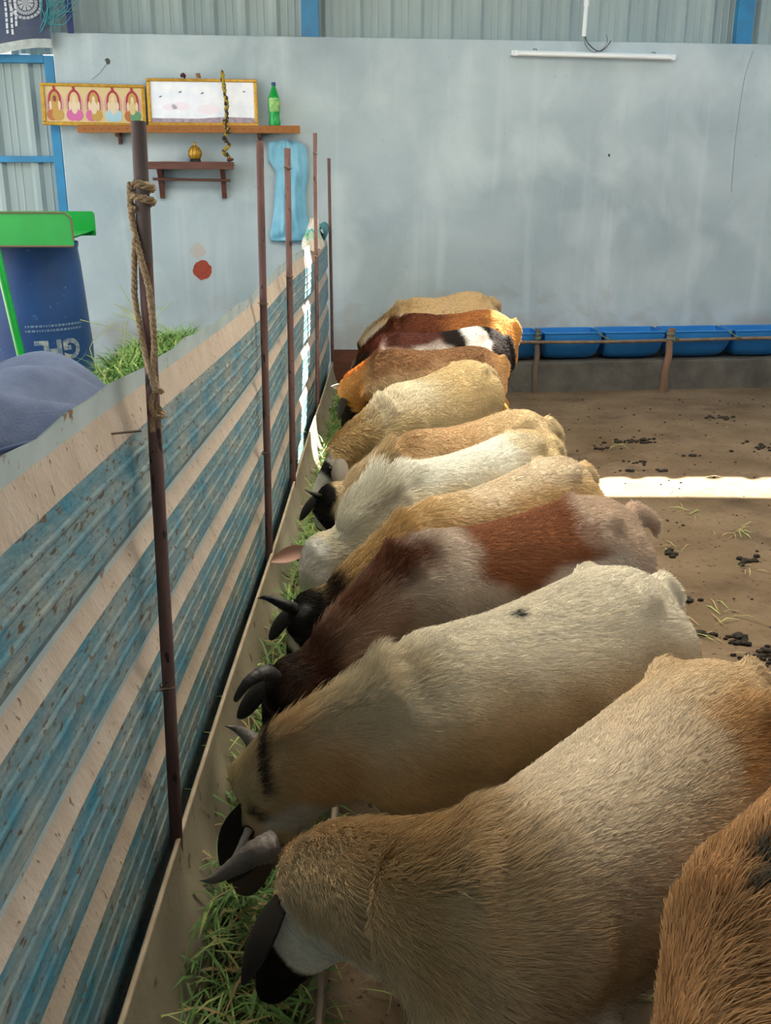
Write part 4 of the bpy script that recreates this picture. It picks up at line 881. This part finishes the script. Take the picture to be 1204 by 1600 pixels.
# blue plastic bag hung on the wall
o = empty('plastic_bag', wl(wx(450, 228)[0], -.02, 1.885), WALL_ROT); tag(o, 'limp light blue plastic bag hanging on the plaster wall', 'bag')
xl = [(-.15, .02), (-.155, -.10), (-.10, -.19), (-.115, -.35), (-.13, -.50), (-.165, -.66), (-.15, -.70)]
xr = [(.13, .0), (.15, -.10), (.145, -.22), (.125, -.34), (.13, -.50), (.165, -.64), (.17, -.70)]
rows, rowb = [], []
def lerp_side(S_, v): 
    i = min(int(v * 6), 5); f = v * 6 - i; return S_[i][0] + (S_[i + 1][0] - S_[i][0]) * f, S_[i][1] + (S_[i + 1][1] - S_[i][1]) * f
for i in range(31):
    v = i / 30; a_, b_ = lerp_side(xl, v), lerp_side(xr, v); r1, r2 = [], []
    for j in range(25):
        u = j / 24; x = a_[0] + (b_[0] - a_[0]) * u; z = a_[1] + (b_[1] - a_[1]) * u + (.03 * math.sin(math.pi * u) if i < 4 else 0)
        bulge = math.sin(math.pi * u) ** .6 * (.02 + .035 * math.sin(math.pi * min(1, v * 1.1)))
        fold = .012 * math.sin(17 * u + 3.0 * v + 2 * math.sin(4 * v)) + .007 * math.sin(37 * u - 6 * v) + .006 * math.sin(23 * v + 9 * u)
        r1.append((x, -.02 - bulge - fold * math.sin(math.pi * u), z)); r2.append((x, -.005, z))
    rows.append(r1); rowb.append(r2)
mb = MB(); mb.quad_grid(rows[::-1]); mb.quad_grid(rowb); mb.build('film', mat('blue_film', '7fbdd6', .35, var='6cabc8', vscale=9), o)
mb = MB(); mb.tube([(-.15, -.012, -.70), (0, -.02, -.705), (.165, -.012, -.70)], .008, 6); mb.build('hem', mat('blue_hem', '5f9fb5', .5), o)
mb = MB(); mb.tube([(0, .018, .035), (0, -.03, .04)], .004, 6); mb.build('hook', M_WIRE, o)
# painted marks on the plaster
def blotch(name, px, py, r, m_, n=28, j=.08, off=.0015):
    x, z = wx(px, py); mb = MB(); P_ = [(x + r * math.cos(t) * (1 + random.uniform(-j, j)), -off, z + r * 1.05 * math.sin(t) * (1 + random.uniform(-j, j))) for t in np.linspace(0, 2 * math.pi, n + 1)[:-1]]
    mb.poly(P_); o_ = mb.build(name, m_, wall); return o_
blotch('painted_mark', 316, 422, .072, mat('vermilion', '8f3a2c', .8, var='a24a38', vscale=40))['label'] = 'round dark red painted dot'
blotch('bare_plaster', 309, 392, .055, mat('bare_plaster', 'b9aea6', .9, var='aeb4b6', vscale=16, vamt=.4), j=.3)['label'] = 'peeled beige patch of plaster'
for px_, py_, r_ in ((168, 95, .020), (951, 243, .012)): blotch('wall_hole', px_, py_, r_, mat('hole_dark', '4c5050', .9), 9, .35)
mb = MB()
P_ = [wx(a_, b_) for a_, b_ in ((166, 100), (156, 114), (143, 124))]; mb.tube([(x, -.003, z) for x, z in P_], .0018, 5); mb.build('crack', mat('crack_grey', '8a9494', .9), wall)
mb = MB(); P_ = [wx(a_, b_) for a_, b_ in ((1176, 80), (1163, 120), (1155, 170), (1147, 230), (1142, 300))]; mb.tube([(x, -.001, z) for x, z in smooth_path([(x, 0, z) for x, z in P_], 4) and [(q.x, q.z) for q in smooth_path([(x, 0, z) for x, z in P_], 4)]], .0025, 5); mb.build('crack', mat('crack_grey', '8a9494', .9), wall)

# banner and netting in the top corner
o = empty('flex_banner', wl(-3.45, -.03, 2.55), WALL_ROT); tag(o, 'faded dark blue printed banner with a round emblem hung by the gate', 'banner')
bx0, bx1 = 0.0, wx(80, 30)[0] + 3.45
def bpt(u, v, d=0): 
    x = bx0 + (bx1 - bx0) * u; zb = -.055 + .05 * u ** 2 + .015 * math.sin(9 * u)
    return Vector((x, -.03 + .02 * math.sin(6 * u + 2 * v) - .012 * math.sin(11 * v) - d, zb + (0.62 - zb) * v))
mb = MB(); mb.quad_grid([[bpt(u, v) for u in np.linspace(0, 1, 30)] for v in np.linspace(0, 1, 20)]); mb.quad_grid([[bpt(u, v, -.003) for u in np.linspace(0, 1, 30)] for v in np.linspace(1, 0, 20)]); mb.build('cloth', mat('navy_print', '3a4560', .6, var='4b5266', vscale=8), o)
mb = MB(); mb.quad_grid([[bpt(u, v, .004) for u in np.linspace(0, 1, 30)] for v in (-.02, .03, .075)]); mb.build('hem', mat('pale_hem', 'b9c2c2', .7, var='9aa5a8', vscale=20), o)
def bprint(name, cx, cy, shapes, m_):
    mb = MB()
    for s_ in shapes: mb.poly([bpt(cx + a_, cy + b_, .006) for a_, b_ in s_])
    mb.build(name, m_, o)
circ = lambda r, n=22, k=2.0, a0=0: [(r * math.cos(a0 + 2 * math.pi * i / n), r * k * math.sin(a0 + 2 * math.pi * i / n)) for i in range(n)]
def ringq(r0, r1, n=24, k=1.55):
    out = []
    for i in range(n):
        a_, b_ = 2 * math.pi * i / n, 2 * math.pi * (i + .8) / n
        out.append([(r0 * math.cos(a_), r0 * k * math.sin(a_)), (r1 * math.cos(a_), r1 * k * math.sin(a_)), (r1 * math.cos(b_), r1 * k * math.sin(b_)), (r0 * math.cos(b_), r0 * k * math.sin(b_))])
    return out
bprint('emblem', .845, .46, ringq(.095, .115) + ringq(.0, .055, 9) + ringq(.06, .082, 30), mat('emblem_grey', 'a9adb5', .6))
bars = []
for u0, v0, v1 in ((.70, .16, .66), (.735, .14, .42), (.765, .22, .52)):
    vv = v0
    while vv < v1: hh = random.uniform(.03, .06); bars.append([(u0, vv), (u0 + .016, vv), (u0 + .016, vv + hh), (u0, vv + hh)]); vv += hh + .012
bprint('lettering', 0, 0, bars, mat('white_print', 'c3c9cf', .6))
for y_ in (.2, .33, .45, .58): bprint('orange_dot', .63, y_, [circ(.012, 10)], mat('orange_print', 'b5674a', .6))
bprint('yellow_spot', .80, .70, [circ(.018, 10)], mat('yellow_print', 'd3bb3c', .6))
o = empty('teal_netting', wl(WL + .03, -.04, 2.62), WALL_ROT); tag(o, 'tangle of teal net and cord hanging at the wall corner', 'netting')
mb = MB()
for k in range(26):
    p0 = Vector((random.uniform(-.10, .02), random.uniform(-.05, 0), random.uniform(-.02, .12))); p1 = Vector((random.uniform(-.04, .22), random.uniform(-.04, 0), random.uniform(.12, .45)))
    mb.tube(smooth_path([p0, (p0 + p1) / 2 + Vector((random.uniform(-.05, .05), -.01, random.uniform(-.05, .05))), p1], 5), .0028, 5)
mb.build('cords', mat('teal_cord', '3f8f9a', .7), o)['kind'] = 'stuff'
mb = MB(); mb.box((.10, -.02, .02), (.145, -.008, .40), .004); mb.build('navy_flap', mat('navy_flap', '2c3568', .7), o)

# ------------------------------------------------------------------ things behind the fence, left
# drum on blocks
DC = Vector((-2.03, 5.60, 0)); DR = .30
o = empty('drum_stand', DC); tag(o, 'rough concrete block stand under the blue drum', 'block')
mb = MB(); mb.box((-.34, -.34, -.03), (.34, .34, .28), .012); mb.build('block', M_CONC, o)
o = empty('blue_drum', (DC.x, DC.y, .283)); tag(o, 'big blue plastic drum standing upside down with worn white lettering', 'drum')
mb = MB(); mb.lathe([(0, 0), (DR * 1.02, 0), (DR * 1.09, .03), (DR * 1.10, .06), (DR * 1.06, .12), (DR * 1.07, .40), (DR * 1.03, .60), (DR * .98, .86), (DR * .95, .95), (DR * .97, .965), (DR * .97, .985), (DR * .9, .99), (0, .99)], n=48); mb.build('drum_body', M_DRUM, o)
def drum_r(z): return float(np.interp(z, [.12, .40, .60, .86], [DR * 1.06, DR * 1.07, DR * 1.03, DR * .98]))
cd = bpy.data.curves.new('t', 'FONT'); cd.body = 'GFL'; cd.size = .145; cd.align_x = 'CENTER'; cd.offset = .006
to = link('t', cd); dg = bpy.context.evaluated_depsgraph_get(); me_t = bpy.data.meshes.new_from_object(to.evaluated_get(dg)); bpy.data.objects.remove(to)
bm = bmesh.new(); bm.from_mesh(me_t); bmesh.ops.subdivide_edges(bm, edges=[e for e in bm.edges if e.calc_length() > .03], cuts=3); bmesh.ops.triangulate(bm, faces=bm.faces[:])
A0 = math.radians(-47); ZC = .415
for v in bm.verts:
    x, y = -v.co.x * 1.0, -v.co.y + .05            # the drum stands on its head, so the print is turned half round
    ang = A0 + x / DR; z = ZC + y + .0; r = drum_r(z) + .002; v.co = Vector((r * math.cos(ang), r * math.sin(ang), z))
bm.to_mesh(me_t); bm.free(); me_t.materials.clear(); me_t.materials.append(M_DRUMPRINT); link('lettering', me_t, o)
mb = MB()
def darc(a0, a1, zf, w_, n=40):
    rows = [[], []]
    for k in range(n + 1):
        a_ = a0 + (a1 - a0) * k / n; z = zf(a_)
        for q, dz in ((0, -w_), (1, w_)): r = drum_r(z) + .002; rows[q].append((r * math.cos(a_), r * math.sin(a_), z + dz))
    mb.quad_grid(rows)
darc(A0 - .60, A0 + .60, lambda a_: ZC - .005 - .085 * math.sqrt(max(0, 1 - ((a_ - A0) / .61) ** 2)), .003)
for zz in (.525, .55):
    a_ = A0 - .55
    while a_ < A0 + .52:
        d_ = random.uniform(.02, .06); darc(a_, a_ + d_, lambda q, zz=zz: zz, .006, 3); a_ += d_ + .02
mb.build('small_print', mat('faint_print', '6b83a6', .6), o)
# green tray stand above the drum
o = empty('green_tray', (-2.2, 5.3, 0)); tag(o, 'bright green metal tray frame with a slanting leg above the drum', 'tray')
def gpanel(y, x0, x1, z0, z1, rr=.03):
    m_ = MB(); c = [(x0, z0), (x1, z0)] + [(x1 - rr + rr * math.cos(t), z1 - rr + rr * math.sin(t)) for t in np.linspace(0, math.pi / 2, 6)] + [(x0, z1)]
    f_ = [(x, y, z) for x, z in c]; b_ = [(x, y + .012, z) for x, z in c]; m_.poly(f_); m_.poly(b_[::-1])
    for k in range(len(c)): m_.poly([f_[k], b_[k], b_[(k + 1) % len(c)], f_[(k + 1) % len(c)]][::-1])
    return m_
fz0 = at_y(60, 384, 5.22).z; fz1 = at_y(60, 333, 5.22).z; fx = at_y(113, 360, 5.22).x + 2.2
bz0 = at_y(148, 368, 5.95).z; bz1 = at_y(148, 330, 5.95).z; bx = at_y(148, 350, 5.95).x + 2.2
gpanel(-.08, -.9, fx, fz0, fz1).build('front_panel', M_GREEN, o)
gpanel(.65, -.9, bx, bz0, bz1, .02).build('rear_panel', M_GREEN, o)
mb = MB(); mb.poly([(-.9, -.068, fz0 + .04), (fx - .01, -.068, fz0 + .04), (bx - .01, .65, bz0 + .03), (-.9, .65, bz0 + .03)]); mb.poly([(-.9, -.068, fz0 + .034), (-.9, .65, bz0 + .024), (bx - .01, .65, bz0 + .024), (fx - .01, -.068, fz0 + .034)]); mb.build('tray_bed', M_GREEN, o)
mb = MB(); mb.tube([(-.9, -.085, fz0 - .003), (fx, -.085, fz0 - .003)], .006, 6); mb.build('rusty_edge', M_GREENEDGE, o)
mb = MB(); mb.tube([(-.9, -.082, fz1 + .002), (fx - .03, -.082, fz1 + .002), (fx + .001, -.082, fz1 - .03), (fx + .002, -.082, fz0 + .03)], .005, 6); mb.build('rusty_edge', M_GREENEDGE, o)
LA = at_y(2, 425, 4.95); LB = at_y(38, 578, 4.95); dv = (LA - LB) / (LA.z - LB.z)
top = LB + dv * (fz0 + .02 - LB.z); bot = LB + dv * (0.0 - LB.z)
off = Vector((2.2, -5.3, 0))
for yy in (0, ):
    m_ = MB(); m_.tube([bot + off, LB + off, LA + off, top + off], .022, 4); m_.build('leg', M_GREEN, o)
m_ = MB(); m_.tube([Vector((-.80, .60, 0)), Vector((-.80, .60, bz0 + .03))], .022, 4); m_.build('leg', M_GREEN, o)
m_ = MB(); m_.tube([Vector((-.80, -.05, 0)), Vector((-.80, -.05, fz0 + .03))], .022, 4); m_.build('leg', M_GREEN, o)
# bench with a cloth bundle
o = empty('dark_bench', (-1.0, 2.05, 0)); tag(o, 'dark wooden bench close behind the fence under the cloth', 'bench')
M_BENCH = mat('dark_bench_wood', '2f2b2c', .8, var='241f20', vscale=6)
for k in range(3):
    mb = MB(); mb.box((-.42 + k * .29, -.45, .955), (-.14 + k * .29, .45, .985), .004); mb.build('plank', M_BENCH, o)
for x in (-.38, .40):
    for y in (-.40, .40): mb = MB(); mb.box((x - .03, y - .03, -.006), (x + .03, y + .03, .953), .004); mb.build('leg', M_BENCH, o)
def cloth(cx, cy, cz, rx, ry, rz, seed_, label, fold=.016):
    me_ = MB(); rows = []; rr = random.Random(seed_); ph = [rr.uniform(0, 6) for _ in range(8)]
    for i in range(41):
        v = -math.pi / 2 + math.pi * i / 40; row = []
        for j in range(72):
            u = 2 * math.pi * j / 72; pw = lambda q, e: math.copysign(abs(q) ** e, q)
            x = rx * pw(math.cos(u), .55) * pw(math.cos(v), .7); y = ry * pw(math.cos(u - math.pi / 2), .55) * pw(math.cos(v), .7); z = rz * pw(math.sin(v), .9)
            f_ = fold * (math.sin(14 * x + 9 * y + ph[0] + 2.5 * math.sin(7 * y + ph[1])) + .6 * math.sin(31 * y - 11 * x + ph[2]) + .5 * math.sin(40 * z + 12 * x + ph[3])) * math.cos(v) ** .4
            lift = .028 * math.sin(3.2 * y + ph[4]) * math.sin(2.7 * x + ph[5]) if v > 0 else 0
            row.append((x * (1 + f_ * .7), y * (1 + f_ * .7), max(z + f_ * .8 + lift, -rz) + rz))
        rows.append(row)
    me_.quad_grid(rows, closed=True); o_ = me_.build('cloth_bundle', M_DENIM); o_.location = (cx, cy, cz); tag(o_, label, 'cloth'); return o_, rx, ry, rz
cb, rx, ry, rz = cloth(-.885, 2.06, .987,   .27, .30, .072, 3, 'crumpled blue-grey cloth bundle resting on the dark bench', .045)
mb = MB(); mb.tube([(math.copysign(abs(math.cos(u)) ** .55, math.cos(u)) * (rx + .004), math.copysign(abs(math.sin(u)) ** .55, math.sin(u)) * (ry + .004), .055 + .012 * math.sin(5 * u)) for u in np.linspace(0, 2 * math.pi, 70)], .005, 6); mb.build('hem', mat('cloth_hem', '4d5976', .95), cb)
cb2, *_ = cloth(-1.16, 2.30, 1.10, .20, .16, .07, 8, 'smaller folded corner of dark blue cloth behind the bundle', .02); cb2.data.materials.clear(); cb2.data.materials.append(mat('navy_cloth', '3b4766', .95, var='56617c', vscale=20, bump=.3, bscale=200))
# packet hung over the fence end
o = empty('feed_sack', (FX - .02, 6.35, 1.25)); o.location.z = 1.20; tag(o, 'crumpled white and green plastic sack stuffed on the fence top', 'sack')
mb = MB(); rows = []
for i in range(13):
    v = i / 12; row = []
    for j in range(24):
        u = 2 * math.pi * j / 24; rx_, ry_ = .055 * (1 - .75 * v) + .01, .34 * (1 - .8 * v)
        k_ = 1 + .13 * math.sin(5 * u + 7 * v) + .08 * math.sin(11 * u - 4 * v)
        row.append((rx_ * math.cos(u) * k_, ry_ * math.sin(u) * k_ + .18 * v, .17 * v + .01 * math.sin(7 * u)))
    rows.append(row)
for i in range(12): mb.cur = 1 if 4 <= i <= 6 else (2 if i == 7 else 0); mb.quad_grid(rows[i:i + 2], closed=True)
mb.poly(rows[0][::-1]); mb.poly(rows[-1]); mb.build('film', [mat('white_film', 'd9dcd6', .4, var='c9b79a', vscale=12), mat('green_print_film', '3f9a5c', .4, var='cfd8cf', vscale=14, vamt=.5), mat('teal_film', '4fb0b0', .4)], o)
o = empty('teal_rag', (FX - .01, 7.25, 1.25)); tag(o, 'dark teal rag tied over the far end of the fence top', 'rag')
mb = MB(); mb.quad_grid([[(.03 * math.cos(u) * (1 + .2 * math.sin(9 * v)), -.40 + .62 * v, .02 + .045 * math.sin(u) + .02 * math.sin(8 * v)) for u in np.linspace(0, 2 * math.pi, 14)[:-1]] for v in np.linspace(0, 1, 18)], closed=True); mb.build('cloth', mat('teal_cloth', '3d6f78', .9, var='4f8690', vscale=14), o)

# ------------------------------------------------------------------ droppings, straw and grass scraps on the earth
M_DUNG = mat('dung', '2b2622', .9, var='3a332b', vscale=40, bump=.4)
clumps = [(1005, 690, .11, 34), (965, 690, .09, 18), (1080, 712, .06, 12), (1038, 735, .05, 8), (940, 700, .04, 7), (1000, 720, .12, 10), (1130, 655, .12, 12), (1112, 655, .06, 7), (1190, 700, .15, 16), (1150, 1000, .07, 26), (1190, 1022, .09, 26), (1075, 940, .05, 8), (1055, 870, .06, 8), (1170, 880, .12, 14), (980, 735, .05, 6), (1090, 990, .05, 8)]
for k, (px_, py_, r_, n_) in enumerate(clumps):
    c = at_z(px_, py_, 0); mb = MB()
    for i in range(n_):
        a_, q = random.uniform(0, 6.28), abs(random.gauss(0, .55)) * r_; x, y = c.x + q * math.cos(a_), c.y + q * math.sin(a_) * .8; s_ = random.uniform(.007, .014)
        mb.ball((x, y, ground_z(x, y) + s_ * .5 + (.012 if q < r_ * .3 and n_ > 20 else 0)), s_, 1, (1.3, 1, .8))
    tag(mb.build('droppings', M_DUNG), 'dark clump of goat droppings on the earth floor', 'droppings', 'droppings scattered on the floor', 'stuff')
mb = MB()
for i in range(520):
    x, y = random.uniform(.5, 4.2), random.uniform(1.6, 7.6); s_ = random.uniform(.003, .008)
    mb.ball((x, y, ground_z(x, y) + s_ * .4), s_, 1, (1.3, 1, .8))
tag(mb.build('scattered_pellets', M_DUNG), 'loose dark pellets strewn over the whole earth floor', 'droppings', None, 'stuff')
pts = [at_z(*q, 0) for q in ((1165, 830), (1150, 835), (1085, 805), (1070, 800), (1075, 860), (1170, 885), (960, 695), (1120, 955), (1145, 960), (1090, 990), (1080, 985), (1010, 1100))]
pts = [(p_.x + random.gauss(0, .03), p_.y + random.gauss(0, .03), .006) for p_ in pts for _ in range(4)] + [(random.uniform(.4, 2.5), random.uniform(1.5, 6.5), .006) for _ in range(60)]
tag(blades('straw_scraps', pts, .05, .16, .0015, .003, [M_STRAW, M_GRASS2], [2, 1], .06), 'straw and grass scraps lying on the earth floor', 'straw', None, 'stuff')
pts = [(random.uniform(-.1, .9), random.uniform(.75, 1.7), .006) for _ in range(380)]
tag(blades('trampled_straw', pts, .03, .12, .001, .0025, [M_STRAW, M_GRASS2], [1, 1], .1), 'trampled straw under the nearest goats', 'straw', None, 'stuff')
